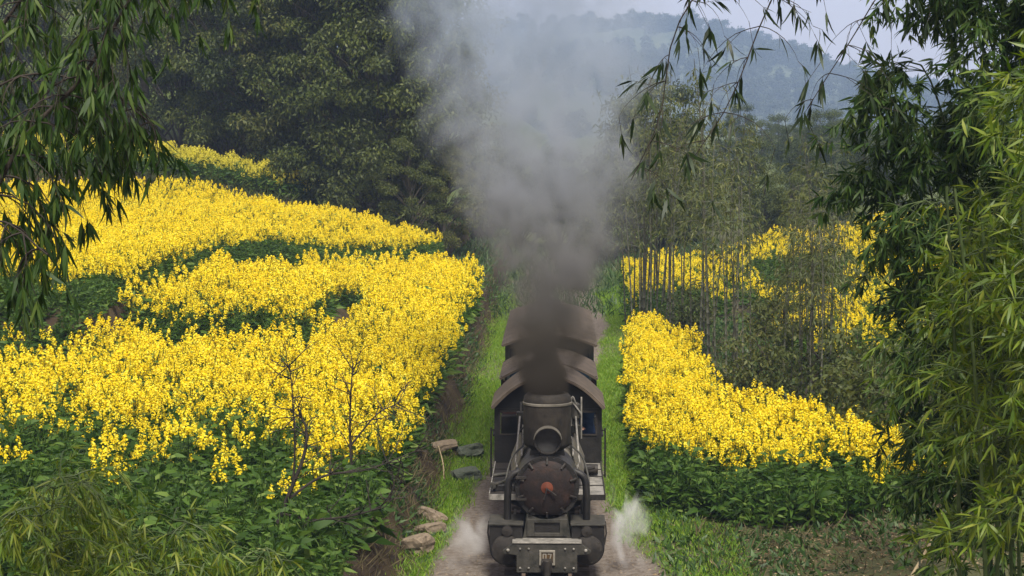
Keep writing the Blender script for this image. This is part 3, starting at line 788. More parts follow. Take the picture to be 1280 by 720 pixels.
# ------------------------------------------------------------------ driver leaning in the right-hand cab window
def person(name, loc, label):
    me_ = bpy.data.meshes.new("body")
    J = [(0,0,0.02), (0,-0.01,0.16), (0,-0.03,0.34), (0,-0.05,0.50), (0,-0.07,0.57), (0,-0.09,0.66), (0,-0.10,0.76),          # pelvis .. head top
         (-0.18,-0.05,0.47), (-0.23,-0.10,0.24), (-0.17,-0.28,0.12), (-0.14,-0.34,0.12),                                      # inner arm
         (0.18,-0.05,0.47), (0.235,-0.12,0.24), (0.20,-0.33,0.17), (0.17,-0.39,0.165),                                        # outer arm on sill
         (-0.10,0,-0.06), (-0.11,-0.05,-0.45), (-0.11,0.02,-0.83), (-0.11,-0.12,-0.87),
         (0.10,0,-0.06), (0.11,-0.03,-0.45), (0.11,0.05,-0.83), (0.11,-0.09,-0.87)]
    E = [(0,1),(1,2),(2,3),(3,4),(4,5),(5,6),(3,7),(7,8),(8,9),(9,10),(3,11),(11,12),(12,13),(13,14),(0,15),(15,16),(16,17),(17,18),(0,19),(19,20),(20,21),(21,22)]
    Rr = [.15,.15,.17,.13,.055,.095,.07, .075,.055,.042,.035, .075,.055,.042,.035, .10,.07,.045,.04,.10,.07,.045,.04]
    # five fingers on each hand, rooted in the palm
    for hand, sx in ((10, -1), (14, 1)):
        h = Vector(J[hand])
        for k, (dx, ln) in enumerate(((-0.028, 0.062), (-0.010, 0.075), (0.008, 0.070), (0.025, 0.055))):
            a_ = len(J); J.append((h.x+dx, h.y-0.045, h.z-0.005)); J.append((h.x+dx*1.1, h.y-0.045-ln*0.6, h.z-0.03)); E.append((hand, a_)); E.append((a_, a_+1)); Rr += [.010, .008]
        a_ = len(J); J.append((h.x-0.045*sx, h.y-0.015, h.z+0.0)); J.append((h.x-0.058*sx, h.y-0.05, h.z-0.02)); E.append((hand, a_)); E.append((a_, a_+1)); Rr += [.011, .009]
    me_.from_pydata(J, E, [])
    ob = bpy.data.objects.new(name, me_); COL.objects.link(ob)
    me_.materials.append(M['blue_cloth']); me_.materials.append(M['skin'])
    ob.location = loc
    sk = ob.modifiers.new("skin", 'SKIN'); sk.use_smooth_shade = True
    if not me_.skin_vertices: me_.skin_vertices.new()
    for i, r_ in enumerate(Rr): me_.skin_vertices[0].data[i].radius = (r_, r_*(0.8 if i < 4 else 1.0))
    for i in range(len(J)): me_.skin_vertices[0].data[i].use_root = (i == 0)
    sb = ob.modifiers.new("sub", 'SUBSURF'); sb.levels = 1; sb.render_levels = 2
    dgph = bpy.context.evaluated_depsgraph_get(); ev = ob.evaluated_get(dgph)
    nm = bpy.data.meshes.new_from_object(ev); ob.modifiers.clear(); ob.data = nm
    if len(nm.materials) < 2:
        nm.materials.clear(); nm.materials.append(M['blue_cloth']); nm.materials.append(M['skin'])
    for p_ in nm.polygons:
        c = p_.center
        p_.material_index = 1 if (c.z > 0.55 or c.y < -0.29) and c.z > -0.2 else 0
        p_.use_smooth = True
    tag(ob, label, "person")
    hd = (0, -0.095, 0.70)
    hair = MB().lathe([(0.0, 0.13), (0.06, 0.12), (0.10, 0.08), (0.108, 0.03), (0.10, 0.0)], (0, -0.075, 0.70), 'z', 18).build("hair", M['hair'], ob)
    for sx in (-1, 1):
        MB().lathe([(0, -0.012), (0.012, -0.006), (0.012, 0.006), (0, 0.012)], (sx*0.035, -0.183, 0.685), 'y', 8).build("eye", M['hair'], ob)
        MB().lathe([(0, -0.014), (0.024, -0.008), (0.024, 0.008), (0, 0.014)], (sx*0.098, -0.09, 0.675), 'x', 10).build("ear", M['skin'], ob)
    MB().tube([(0, -0.185, 0.69), (0, -0.205, 0.655), (0, -0.19, 0.645)], [0.010, 0.016, 0.010], 6).build("nose", M['skin'], ob)
    MB().tube([(-0.025, -0.183, 0.62), (0, -0.190, 0.617), (0.025, -0.183, 0.62)], 0.006, 5).build("mouth", M['dark_red'], ob)
    return ob
person("person", (TX+0.72, 31+CY+0.62, 1.78), "person in blue jacket looking out of the dark locomotive cab").rotation_euler = (0, 0, R(8))

# ------------------------------------------------------------------ tender
tn = empty("coal_tender", (TX, 31.0+6.6, 0)); tag(tn, "dark coal tender with arched brown canopy behind the locomotive cab", "tender")
MB().box(-0.90, 0.90, 0.0, 3.1, 0.50, 0.66).build("frame", BK, tn)
MB().box(-0.95, 0.95, 0.15, 3.0, 0.662, 1.80).build("tank", BK, tn, 0.02)
rngc = np.random.default_rng(5)
cm = MB()
for k in range(60):
    x, y = rngc.uniform(-0.75, 0.75), rngc.uniform(0.4, 2.8); s_ = rngc.uniform(0.07, 0.16)
    pv = [(x+s_*rngc.uniform(-1, 1), y+s_*rngc.uniform(-1, 1), 1.80+0.28*(1-(x/0.9)**2)+s_*rngc.uniform(-.6, 1)) for _ in range(6)]
    cm.add(pv, [(0, 1, 2), (0, 2, 3), (0, 3, 4), (0, 4, 5), (1, 2, 5), (2, 3, 5), (3, 4, 1), (4, 5, 1)])
co = cm.build("coal", M['coal'], tn); co["kind"] = "stuff"
MB().box(-0.92, 0.92, 0.40, 0.45, 1.802, 2.46).build("bulkhead", M['dark_red'], tn)
for sx in (-1, 1):
    for y in (0.42, 2.95): MB().box(sx*0.93-0.03, sx*0.93+0.03, y, y+0.06, 1.80, 2.56).build("post", BK, tn)
    for y in (0.6, 1.3, 2.1, 2.7): wheel(tn, sx*0.42, y, 0.26)
arch_roof(0.99, 2.52, 2.84, 0.30, 3.05, 0.035).build("canopy", M['roof_brown'], tn)

# ------------------------------------------------------------------ carriage
cg = empty("passenger_carriage", (TX, 41.9, 0)); tag(cg, "passenger carriage with shallow brown roof behind the coal tender", "carriage")
MB().box(-0.9, 0.9, 0.1, 7.9, 0.50, 0.70).build("frame", BK, cg)
end = MB()
frame_panel(end, -0.98, -0.10, 0.702, 2.74, -0.88, -0.30, 1.75, 2.66, 0.1, 0.16)
frame_panel(end, 0.10, 0.98, 0.702, 2.74, 0.30, 0.88, 1.75, 2.66, 0.1, 0.16)
end.box(-0.10, 0.10, 0.1, 0.16, 0.702, 2.74)
end.prism([(0.98, 2.742), (-0.98, 2.742)]+[(x, z-0.05) for x, z in arch(0.98, 2.80, 2.98, 12)], 0.1, 0.16)
eo = end.build("end_wall", M['dark_green'], cg)
for x0 in (-0.88, 0.30):
    MB().box(x0, x0+0.58, 0.125, 0.135, 1.75, 2.66).build("window", M['window_dark'], eo)
MB().box(-0.98, 0.98, 7.84, 7.9, 0.702, 2.74).build("end_wall", M['dark_green'], cg)
for sx in (-1, 1):
    x0, x1 = sorted((sx*0.93, sx*0.98))
    sw = MB(); sw.box(x0, x1, 0.161, 7.839, 0.702, 1.55); sw.box(x0, x1, 0.161, 7.839, 2.50, 2.74)
    for k in range(9): sw.box(x0, x1, 0.161+k*0.939, 0.161+k*0.939+0.166, 1.55, 2.50)
    so_ = sw.build("side_wall", M['dark_green'], cg)
    for k in range(8):
        y0 = 0.161+k*0.939+0.17
        MB().box(x0+0.02, x1-0.02, y0, y0+0.765, 1.553, 2.497).build("window", M['window_dark'], so_)
    for y in (0.8, 1.8, 6.2, 7.2): wheel(cg, sx*0.42, y, 0.26)
rf = arch_roof(1.06, 2.76, 2.985, -0.15, 8.15, 0.04).build("roof", M['roof_brown'], cg)
for k in range(4):
    y = 1.2+k*1.9
    MB().lathe([(0.10, 2.96), (0.10, 3.05), (0.15, 3.06), (0.12, 3.11), (0, 3.13)], (0, y, 0), 'z', 14).build("roof_vent", GI, rf)

# ------------------------------------------------------------------ rapeseed
def rape_arrays(seed, bloom=True, h=1.15):
    """stem+leaf arrays and blossom arrays of one plant"""
    rng = np.random.default_rng(seed)
    SV, SF, BV, BF = [], [], [], []
    def addto(Vs, Fs, v, f):
        off = sum(len(x) for x in Vs); Vs.append(v); Fs.append(f+off)
    heads = []
    stems = [((0, 0, -0.05), (rng.normal(0, .02), rng.normal(0, .02), h*0.55), (rng.normal(0, .05), rng.normal(0, .05), h*0.95))]
    nbr = rng.integers(6, 9)
    for k in range(nbr):
        az = 2*np.pi*(k+rng.uniform(-.3, .3))/nbr; z0 = h*rng.uniform(0.3, 0.6); z1 = h*rng.uniform(0.60, 1.0); rr = rng.uniform(0.10, 0.27)
        stems.append(((0, 0, z0), (math.cos(az)*rr*0.7, math.sin(az)*rr*0.7, z0+(z1-z0)*0.45), (math.cos(az)*rr, math.sin(az)*rr, z1)))
    for st in stems:
        p = np.array(st); heads.append(p[-1])
        for a_, b_ in ((0, 1), (1, 2)):
            d = p[b_]-p[a_]; s_ = unit(np.cross(d, [0.3, 0.9, 0.1]))*0.007; q = unit(np.cross(d, s_))*0.007
            v = np.array([p[a_]+s_, p[a_]-s_*0.5+q, p[a_]-s_*0.5-q, p[b_]+s_*.6, p[b_]-s_*.3+q*.6, p[b_]-s_*.3-q*.6])
            f = np.array([(0, 1, 4), (0, 4, 3), (1, 2, 5), (1, 5, 4), (2, 0, 3), (2, 3, 5)])
            addto(SV, SF, v, f)
    nl = 34 if bloom else 58
    zz = h*rng.uniform(0.08, 0.72 if bloom else 0.9, nl); az = rng.uniform(0, 2*np.pi, nl)
    rad = 0.05+0.10*rng.random(nl)
    O = np.stack([np.cos(az)*rad, np.sin(az)*rad, zz], 1)
    D = np.stack([np.cos(az), np.sin(az), rng.uniform(-0.1, 0.8, nl)], 1)
    L = (0.27-0.15*zz/h)*rng.uniform(0.6, 1.25, nl)
    v, f = leaves(rng, O, D, L, L*rng.uniform(0.26, 0.46, nl), 0.6, roll=0.9)
    addto(SV, SF, v, f)
    if bloom:
        for hd in heads:
            n = rng.integers(26, 38); hh = rng.uniform(0.13, 0.24)
            tz = rng.random(n); a2 = rng.uniform(0, 2*np.pi, n)
            r_ = (0.062-0.042*tz**1.6)*rng.uniform(0.5, 1.1, n)
            C = hd+np.stack([np.cos(a2)*r_, np.sin(a2)*r_, tz*hh-hh*0.45], 1)
            nd = unit(np.stack([np.cos(a2), np.sin(a2), 0.4+0.9*tz], 1)+rng.normal(0, .45, (n, 3)))
            t1 = unit(np.cross(nd, rng.normal(0, 1, (n, 3)))); t2 = np.cross(nd, t1); sz = rng.uniform(0.014, 0.025, (n, 1))
            v = np.stack([C+t1*sz, C+t2*sz, C-t1*sz, C-t2*sz], 1).reshape(-1, 3)
            q = np.arange(n)*4
            f = np.concatenate([np.stack([q, q+1, q+2], 1), np.stack([q, q+2, q+3], 1)])
            addto(BV, BF, v, f)
    out = [(np.concatenate(SV), np.concatenate(SF))]
    out.append((np.concatenate(BV), np.concatenate(BF)) if bloom else None)
    return out

stem_me, bloom_me, leafy_me, pale_me = [], [], [], []
for k in range(5):
    a_, b_ = rape_arrays(100+k, True, 1.05+0.06*k)
    m1 = np_mesh("stem_and_leaves", *a_); m1.materials.append(M['rape_leaf']); stem_me.append(m1)
    m2 = np_mesh("blossoms", *b_); m2.materials.append(M['rape_bloom']); bloom_me.append(m2)
for k in range(3):
    a_, _ = rape_arrays(200+k, False, 0.85)
    m1 = np_mesh("stem_and_leaves", *a_); m1.materials.append(M['rape_leaf']); leafy_me.append(m1)
a_, b_ = rape_arrays(301, True, 1.1)
pale_me = np_mesh("blossoms", *b_); pale_me.materials.append(M['pale_bloom'])

def in_poly(X, Y, poly):
    inside = np.zeros(X.shape, bool); n = len(poly)
    for i in range(n):
        x0, y0 = poly[i]; x1, y1 = poly[(i+1) % n]
        c = ((y0 > Y) != (y1 > Y)) & (X < (x1-x0)*(Y-y0)/(y1-y0+1e-12)+x0)
        inside ^= c
    return inside

rng = np.random.default_rng(11)
def jitter_grid(x0, x1, y0, y1, step):
    gx, gy = np.meshgrid(np.arange(x0, x1, step), np.arange(y0, y1, step))
    gx = gx.ravel()+rng.uniform(-.5, .5, gx.size)*step; gy = gy.ravel()+rng.uniform(-.5, .5, gy.size)*step
    return gx, gy

P_all = []   # x, y, kind(0 bloom,1 leafy,2 pale), scale
# left terrace 1
X, Y = jitter_grid(-16, -2.6, 26.0, 75.5, 0.33)
u = -X; fe = np.interp(u, T2_U, T2_D)+0.6*np.sin(u*1.4)+0.35*np.sin(u*3.1)
ok = (u > bank_x(Y)+np.interp(Y, [26, 42, 60, 74], [0.68, 0.56, 0.40, 0.40])) & (Y < fe-0.9) & (u < 0.285*Y+1.2)
X, Y, u, fe = X[ok], Y[ok], u[ok], fe[ok]
w = wobble(X*0.9, Y*0.8)
front = np.interp(u, [2.6, 3.2, 5, 8, 10, 16], [37.5, 38.0, 40.0, 41.5, 41.0, 41.0])        # where full bloom starts
pb = smooth(-6.5, 2.6, Y-front+w*1.8)*0.97
pb = np.where(Y < 39.0, pb*0.6+(0.07+0.34*smooth(-0.1, 0.6, wobble(X*1.2+7, Y*1.1)))*smooth(30, 35, Y), pb)
gap = smooth(0.4, 1.0, wobble(X*0.55+5, Y*0.5+2))*0.35*(u > 6)
pb = pb*(1-gap)
sidegreen = (fe-Y < 3.2+1.2*w) & (u > 7)
pb = np.where(sidegreen, pb*0.35, pb)
bl = rng.random(len(X)) < pb
sc_ = np.where(bl, rng.uniform(0.75, 1.28, len(X)), rng.uniform(0.55, 1.45, len(X)))
far_edge = Y > 37.5
drop = (rng.random(len(X)) < 0.55) & sidegreen & (Y > 55)              # bare soil below the upper bank
hol = (np.abs(Y-(51.0+0.5*np.sin(u*1.7))-0.15) < 0.8+0.25*w) & (u > 6.3) & (u < 11.5)
hol |= ((u-12.3)/1.6)**2+((Y-45.6)/0.9)**2 < 1
bl &= ~(hol & (rng.random(len(X)) < 0.85)); sc_ = np.where(hol & ~bl, sc_*0.75, sc_)
bare = (((u-7.4)/0.9)**2+((Y-62.5)/3.2)**2 < 1) | ((np.abs(u-6.45) < 0.4) & (Y > 52) & (Y < 62))
k_ = ~drop & ~bare & ~(~bl & (rng.random(len(X)) < 0.22))
P_all.append(np.stack([X, Y, np.where(bl, 0, 1), sc_], 1)[k_])
# left terrace 2 (upper), with leafy bank
X, Y = jitter_grid(-26, -4.5, 46, 91, 0.36)
u = -X; fe = np.interp(u, T2_U, T2_D)+0.6*np.sin(u*1.4)+0.35*np.sin(u*3.1)
f3 = np.interp(u, [0, 6, 9, 13, 20, 40], [130, 104, 96, 92, 88, 86])
ok = (Y > fe-0.8) & (Y < f3-1.0) & (u < 0.285*Y+1.0)
X, Y, u, fe = X[ok], Y[ok], u[ok], fe[ok]
w = wobble(X*0.8+2, Y*0.7)
lead = np.interp(Y, [46, 56, 62, 72, 80], [3.3, 3.6, 3.8, 3.2, 2.0])
bl = rng.random(len(X)) < smooth(-0.6, 1.4, Y-fe-lead+w*1.1)*0.97+0.05
drop = (Y < fe+0.9) & (rng.random(len(X)) < 0.45) & (u < 12.3)
sc_ = np.where(bl, rng.uniform(0.85, 1.15, len(X)), rng.uniform(0.65, 1.05, len(X)))
P_all.append(np.stack([X, Y, np.where(bl, 0, 1), sc_], 1)[~drop])
# left terrace 3, paler
X, Y = jitter_grid(-27, -8, 86, 101, 0.42)
u = -X; f3 = np.interp(u, [0, 6, 9, 13, 20, 40], [130, 104, 96, 92, 88, 86])
ok = (Y > f3+1.6) & (Y < f3+7) & (u < 0.285*Y+1.0)
X, Y = X[ok], Y[ok]
P_all.append(np.stack([X, Y, np.where(rng.random(len(X)) < 0.72, 2, 1), rng.uniform(0.9, 1.35, len(X))], 1))
# right field beside the train
RP = [(1.75, 37.6), (1.72, 42), (2.0, 50), (2.45, 64), (3.4, 64), (4.1, 55), (4.0, 46), (5.3, 42), (7.0, 38.2), (6.9, 35.0), (5.2, 34.2), (3.4, 34.6), (2.2, 36.2)]
X, Y = jitter_grid(1.2, 7.4, 34, 65, 0.30)
ok = in_poly(X+0.12*np.sin(Y*2.1), Y, RP)
X, Y = X[ok], Y[ok]
fr = np.interp(X, [1.6, 2.4, 3.5, 4.5, 5.4, 6.6], [41.0, 40.0, 38.0, 37.6, 37.6, 36.0])
bl = rng.random(len(X)) < smooth(-2.2, 0.6, Y-fr+wobble(X, Y)*0.8)*0.97
P_all.append(np.stack([X, Y, np.where(bl, 0, 1), np.where(bl, rng.uniform(0.85, 1.15, len(X)), rng.uniform(0.55, 1.3, len(X)))], 1)[bl | (rng.random(len(X)) < 0.8)])
# right back fields behind the bamboo stems
X, Y = jitter_grid(3.0, 24, 52, 92, 0.5)
ok = (((Y > 70) & (X > 2.6+0.02*(Y-70))) | ((X > 7.2) & (Y > 53))) & (X < 0.26*Y)
X, Y = X[ok], Y[ok]
bl = rng.random(len(X)) < smooth(-0.5, 0.3, wobble(X*0.5, Y*0.4))*0.95
k_ = bl | (rng.random(len(X)) < 0.5)
P_all.append(np.stack([X, Y, np.where(bl, 0, 1), rng.uniform(0.8, 1.1, len(X))], 1)[k_])
# scattered sparse plants, right edge
X, Y = jitter_grid(5.8, 8.2, 35.5, 47, 0.55)
P_all.append(np.stack([X, Y, np.where(rng.random(len(X)) < 0.55, 0, 1), rng.uniform(0.6, 0.95, len(X))], 1)[rng.random(len(X)) < 0.6])
PA = np.concatenate(P_all)
PA[:, 3] *= 1+0.16*wobble(PA[:, 0]*2.3+1, PA[:, 1]*1.9)
PA = PA[~((PA[:, 2] == 0) & (rng.random(len(PA)) < 0.16+0.45*smooth(0.2, 0.75, wobble(PA[:, 0]*1.5+4, PA[:, 1]*1.2+2))))]

# the 300 flowering plants that show largest: real objects
bloomi = np.where((PA[:, 2] == 0))[0]
isr = PA[bloomi, 0] > 0
vis = (np.abs(PA[bloomi, 0]+0.023*PA[bloomi, 1]) < 0.262*PA[bloomi, 1])
leftn = bloomi[(~isr) & vis & (PA[bloomi, 1] < 60)]; leftn = leftn[np.argsort(PA[leftn, 1])][:185]
rightn = bloomi[isr & vis & (PA[bloomi, 0] < 6.6) & (PA[bloomi, 1] < 60)]; rightn = rightn[np.argsort(PA[rightn, 1])][:115]
single = np.zeros(len(PA), bool)
protos = {}
for grp, idx in (("rapeseed plants at the front of the left field", leftn), ("rapeseed plants at the front of the right field", rightn)):
    lab = "yellow flowering rapeseed plant at the near edge of the terraced left field" if idx is leftn else "yellow flowering rapeseed plant at the near edge of the right field beside the train"
    for i in idx:
        x, y, _, s_ = PA[i]; single[i] = True; k = int(rng.integers(0, 5))
        ob = link_mesh("rapeseed_plant", stem_me[k]); ob.location = (x, y, float(ground(x, y))); ob.rotation_euler = (rng.normal(0, .06), rng.normal(0, .06), rng.uniform(0, 6.28)); ob.scale = (s_,)*3
        tag(ob, lab, "plant", grp)
        bo = link_mesh("blossoms", bloom_me[k], None, ob)
        if k not in protos: protos[k] = (ob, bo)

def scatter(name, pts, kinds, protolist, label, cat, kind="stuff"):
    """one object of stuff: instances protolist[k] on the points of kind k"""
    me_ = bpy.data.meshes.new(name); me_.vertices.add(len(pts)); me_.vertices.foreach_set("co", pts[:, :3].astype(np.float32).ravel())
    for nm_, arr, ty in (("rot", rng.uniform(0, 6.283, len(pts)), 'FLOAT'), ("tilt", rng.normal(0, 0.07, len(pts)), 'FLOAT'), ("scl", pts[:, 3], 'FLOAT'), ("knd", kinds, 'INT')):
        at_ = me_.attributes.new(nm_, ty, 'POINT'); at_.data.foreach_set("value", np.asarray(arr, np.int32 if ty == 'INT' else np.float32))
    ob = bpy.data.objects.new(name, me_); COL.objects.link(ob)
    ng = bpy.data.node_groups.new(name, 'GeometryNodeTree')
    ng.interface.new_socket("Geometry", in_out='INPUT', socket_type='NodeSocketGeometry'); ng.interface.new_socket("Geometry", in_out='OUTPUT', socket_type='NodeSocketGeometry')
    N, L = ng.nodes.new, ng.links.new
    gi, go = N("NodeGroupInput"), N("NodeGroupOutput"); jn = N("GeometryNodeJoinGeometry"); L(jn.outputs[0], go.inputs[0])
    def attr(nm_, ty):
        a_ = N("GeometryNodeInputNamedAttribute"); a_.data_type = ty; a_.inputs["Name"].default_value = nm_; return a_.outputs["Attribute"]
    rot, tilt, scl, knd = attr("rot", 'FLOAT'), attr("tilt", 'FLOAT'), attr("scl", 'FLOAT'), attr("knd", 'INT')
    cx = N("ShaderNodeCombineXYZ"); L(tilt, cx.inputs[0]); L(rot, cx.inputs[2])
    for k, obs in enumerate(protolist):
        cp_ = N("FunctionNodeCompare"); cp_.data_type = 'INT'; cp_.operation = 'EQUAL'
        ins = [s for s in cp_.inputs if s.type == 'INT']; L(knd, ins[0]); ins[1].default_value = k
        for po in obs:
            oi = N("GeometryNodeObjectInfo"); oi.transform_space = 'ORIGINAL'; oi.inputs["Object"].default_value = po
            ip = N("GeometryNodeInstanceOnPoints"); L(gi.outputs[0], ip.inputs["Points"]); L(cp_.outputs[0], ip.inputs["Selection"])
            L(oi.outputs["Geometry"], ip.inputs["Instance"]); L(cx.outputs[0], ip.inputs["Rotation"]); L(scl, ip.inputs["Scale"]); L(ip.outputs[0], jn.inputs[0])
    md = ob.modifiers.new("scatter", 'NODES'); md.node_group = ng
    tag(ob, label, cat, kind=kind)
    return ob

# leafy plants without flowers: a few real ones, the rest with the mass
leafy_first = []
li = np.where((PA[:, 2] == 1) & (PA[:, 1] < 40))[0]
for k in range(3):
    i = li[k*7+3]; single[i] = True; x, y, _, s_ = PA[i]
    ob = link_mesh("leafy_rapeseed_plant", leafy_me[k]); ob.location = (x, y, float(ground(x, y))); ob.scale = (s_,)*3
    tag(ob, "green leafy rapeseed plant not yet flowering below the yellow left field", "plant", "leafy rapeseed plants"); leafy_first.append(ob)
pi_ = np.where(PA[:, 2] == 2)[0][0]; single[pi_] = True; x, y, _, s_ = PA[pi_]
pob = link_mesh("pale_rapeseed_plant", stem_me[0]); pob.location = (x, y, float(ground(x, y))); tag(pob, "pale yellow rapeseed plant on the top terrace below dark grove", "plant"); pbo = link_mesh("blossoms", pale_me, None, pob)
rest = PA[~single]
pts = np.stack([rest[:, 0], rest[:, 1], ground(rest[:, 0], rest[:, 1]), rest[:, 3]], 1)
assert len(pts) == len(rest)
kk = np.where(rest[:, 2] == 0, rng.integers(0, 5, len(rest)), np.where(rest[:, 2] == 1, 5+rng.integers(0, 3, len(rest)), 8))
plist = [protos[k] for k in range(5)]+[(o_,) for o_ in leafy_first]+[(pob, pbo)]
scatter("rapeseed_field", pts, kk, plist, "dense yellow rapeseed crop covering the terraces on both sides", "crop")
print("rape plants", len(PA))

# ------------------------------------------------------------------ grass, weeds, litter
def blade_patch(name, X, Y, hmin, hmax, wd, nblade, mat, label, cat, lean=0.45, spread=0.06, rngs=3):
    rg = np.random.default_rng(rngs); n = len(X)
    Xr = np.repeat(X, nblade)+rg.normal(0, spread, n*nblade); Yr = np.repeat(Y, nblade)+rg.normal(0, spread, n*nblade)
    O = np.stack([Xr, Yr, ground(Xr, Yr)-0.01], 1)
    D = np.stack([rg.normal(0, lean, len(Xr)), rg.normal(0, lean, len(Xr)), np.ones(len(Xr))], 1)
    L = rg.uniform(hmin, hmax, len(Xr))
    Vv, Ff = leaves(rg, O, D, L, wd*rg.uniform(0.6, 1.4, len(Xr)), 0.45, True, roll=2.0)
    ob = link_mesh(name, np_mesh(name, Vv, Ff), M[mat]); tag(ob, label, cat, kind="stuff"); return ob

X, Y = jitter_grid(-2.9, 3.2, 30, 88, 0.07)
g = grass_amount(X, Y)
k_ = (rng.random(len(X)) < g*0.85) & (X > -bank_x(Y)-0.1) & ~in_poly(X, Y, RP) & (np.abs(X-TX) > 1.0)
blade_patch("verge_grass", X[k_], Y[k_], 0.05, 0.17, 0.016, 4, 'grass', "short bright green grass on both trackside verges", "grass")
# rough dry grass and roots on the dark left bank
X, Y = jitter_grid(-3.2, -2.35, 29, 82, 0.10)
k_ = rng.random(len(X)) < 0.28
blade_patch("bank_grass", X[k_], Y[k_], 0.12, 0.42, 0.016, 4, 'dry_grass', "dark dry grass hanging over the earth bank", "grass", 0.8)
X, Y = jitter_grid(-3.2, -2.3, 29, 82, 0.14)
k_ = rng.random(len(X)) < smooth(-0.3, 0.5, wobble(X*2, Y*0.9+1))*0.8
blade_patch("bank_weeds", X[k_], Y[k_], 0.06, 0.2, 0.045, 7, 'weed', "dark green weeds growing on the earth bank", "weeds", 0.9, 0.09)
# undergrowth right of the right field, under the bamboo
X, Y = jitter_grid(2.0, 14, 31, 70, 0.26)
k_ = (~in_poly(X, Y, RP)) & (rng.random(len(X)) < 0.95) & (X < 0.25*Y) & ((X > 3.5) | (Y < 37.5)) & ~((Y < 33.2) & (X > 4.2) & (rng.random(len(X)) < 0.5))
blade_patch("undergrowth", X[k_], Y[k_], 0.07, 0.24, 0.06, 9, 'weed', "green weeds and undergrowth below the bamboo", "undergrowth", 0.9, 0.12)
X, Y = jitter_grid(2.6, 12, 31, 66, 0.22)
k_ = (~in_poly(X, Y, RP)) & (rng.random(len(X)) < 0.6) & (X < 0.25*Y) & ((X > 3.7) | (Y < 36))
blade_patch("dry_undergrowth", X[k_], Y[k_], 0.08, 0.38, 0.022, 5, 'dry_grass', "brown dry grass and leaf litter below the bamboo", "undergrowth", 1.1, 0.12, 4)
# fallen leaves at lower right and on the gravel edges
rg = np.random.default_rng(31); n = 6000
X = rg.uniform(1.6, 9, n); Y = rg.uniform(30, 37, n); k_ = ~in_poly(X, Y, RP) & (rg.random(n) < smooth(1.6, 4.5, X)+0.12)
X, Y = X[k_], Y[k_]
O = np.stack([X, Y, ground(X, Y)+rg.uniform(0.004, 0.05, len(X))], 1); D = np.stack([rg.normal(0, 1, len(X)), rg.normal(0, 1, len(X)), rg.normal(0, .25, len(X))], 1)
M['litter'] = leaf_mat("dead_leaf", [(0.05, 0.035, 0.02), (0.12, 0.08, 0.045), (0.22, 0.16, 0.09), (0.34, 0.27, 0.16)], 0.8, 0.1, 0.15)
Vv, Ff = leaves(rg, O, D, rg.uniform(0.05, 0.13, len(X)), 0.028, 0.4, True)
tag(link_mesh("leaf_litter", np_mesh("leaf_litter", Vv, Ff), M['litter']), "brown fallen leaves on the ground at lower right", "fallen leaves", kind="stuff")
# top terrace bank scrub
X, Y = jitter_grid(-27, -7, 84, 101, 0.35)
f3 = np.interp(-X, [0, 6, 9, 13, 20, 40], [130, 104, 96, 92, 88, 86])
k_ = (Y > f3-1.6) & (Y < f3+2.6)
blade_patch("terrace_scrub", X[k_], Y[k_], 0.3, 0.9, 0.06, 9, 'tree_dark', "dark scrub on the bank below the pale top terrace", "scrub", 0.8, 0.2)
# rough grass beyond the train and on the hill
X, Y = jitter_grid(-6, 9, 76, 125, 0.5)
k_ = rng.random(len(X)) < 0.8
blade_patch("rough_grass", X[k_], Y[k_], 0.2, 0.6, 0.05, 6, 'weed', "rough green grass beyond the train", "grass", 0.6, 0.2)
# pebbles on the gravel
rg = np.random.default_rng(21)
pb_ = MB()
for k in range(1500):
    x = rg.choice([-1, 1])*rg.uniform(0.95, 2.4)+TX; y = 30.5+rg.random()**1.6*30; s_ = rg.uniform(0.008, 0.03)
    if grass_amount(x, y) > 0.6: continue
    z = float(ground(x, y)); q = [(x+s_*a*rg.uniform(.6, 1.2), y+s_*b*rg.uniform(.6, 1.2), z+s_*c*rg.uniform(.5, 1)) for a, b, c in ((1,0,0),(-1,0,0),(0,1,0),(0,-1,0),(0,0,1),(0,0,-.5))]
    pb_.add(q, [(0,2,4),(2,1,4),(1,3,4),(3,0,4),(2,0,5),(1,2,5),(3,1,5),(0,3,5)])
tag(pb_.build("gravel", M['stone']), "loose stones on the brown trackside gravel", "gravel", kind="stuff")

# ------------------------------------------------------------------ stones, sticks, bare shrub
def rock(name, label, loc, size, seed, mat, group=None, flat=0.6):
    import bmesh
    bm = bmesh.new(); bmesh.ops.create_icosphere(bm, subdivisions=3, radius=1.0)
    for v in bm.verts:
        p = v.co.copy()
        c = Vector((max(-.72, min(.72, p.x)), max(-.72, min(.72, p.y)), max(-.62, min(.62, p.z))))
        nz_ = mnoise.noise(p*1.3+Vector((seed*3.1, seed, 0)))*0.25+mnoise.noise(p*3.5+Vector((seed, 0, 7)))*0.1
        v.co = c*(1.15+nz_)
    me_ = bpy.data.meshes.new(name); bm.to_mesh(me_); bm.free()
    me_.polygons.foreach_set("use_smooth", [False]*len(me_.polygons))
    ob = link_mesh(name, me_, M[mat]); ob.location = loc; ob.scale = (size[0], size[1], size[2]); ob.rotation_euler = (seed*.13 % .3, seed*.21 % .3, seed*1.7 % 6)
    tag(ob, label, "stone", group); return ob
def gpt(px, py, D):
    p = at(px, py, D); return (p.x, D, float(ground(p.x, D)))
rock("stone_slab", "flat pale brown stone slab jutting from the left bank", (-2.52, 43.2, 0.30), (0.34, 0.20, 0.10), 1, 'stone').rotation_euler = (0.15, -0.1, 0.3)
rock("boulder", "dark mossy boulder on the left verge above a smaller one", (-2.02, 43.5, 0.10), (0.36, 0.55, 0.20), 2, 'dark_stone')
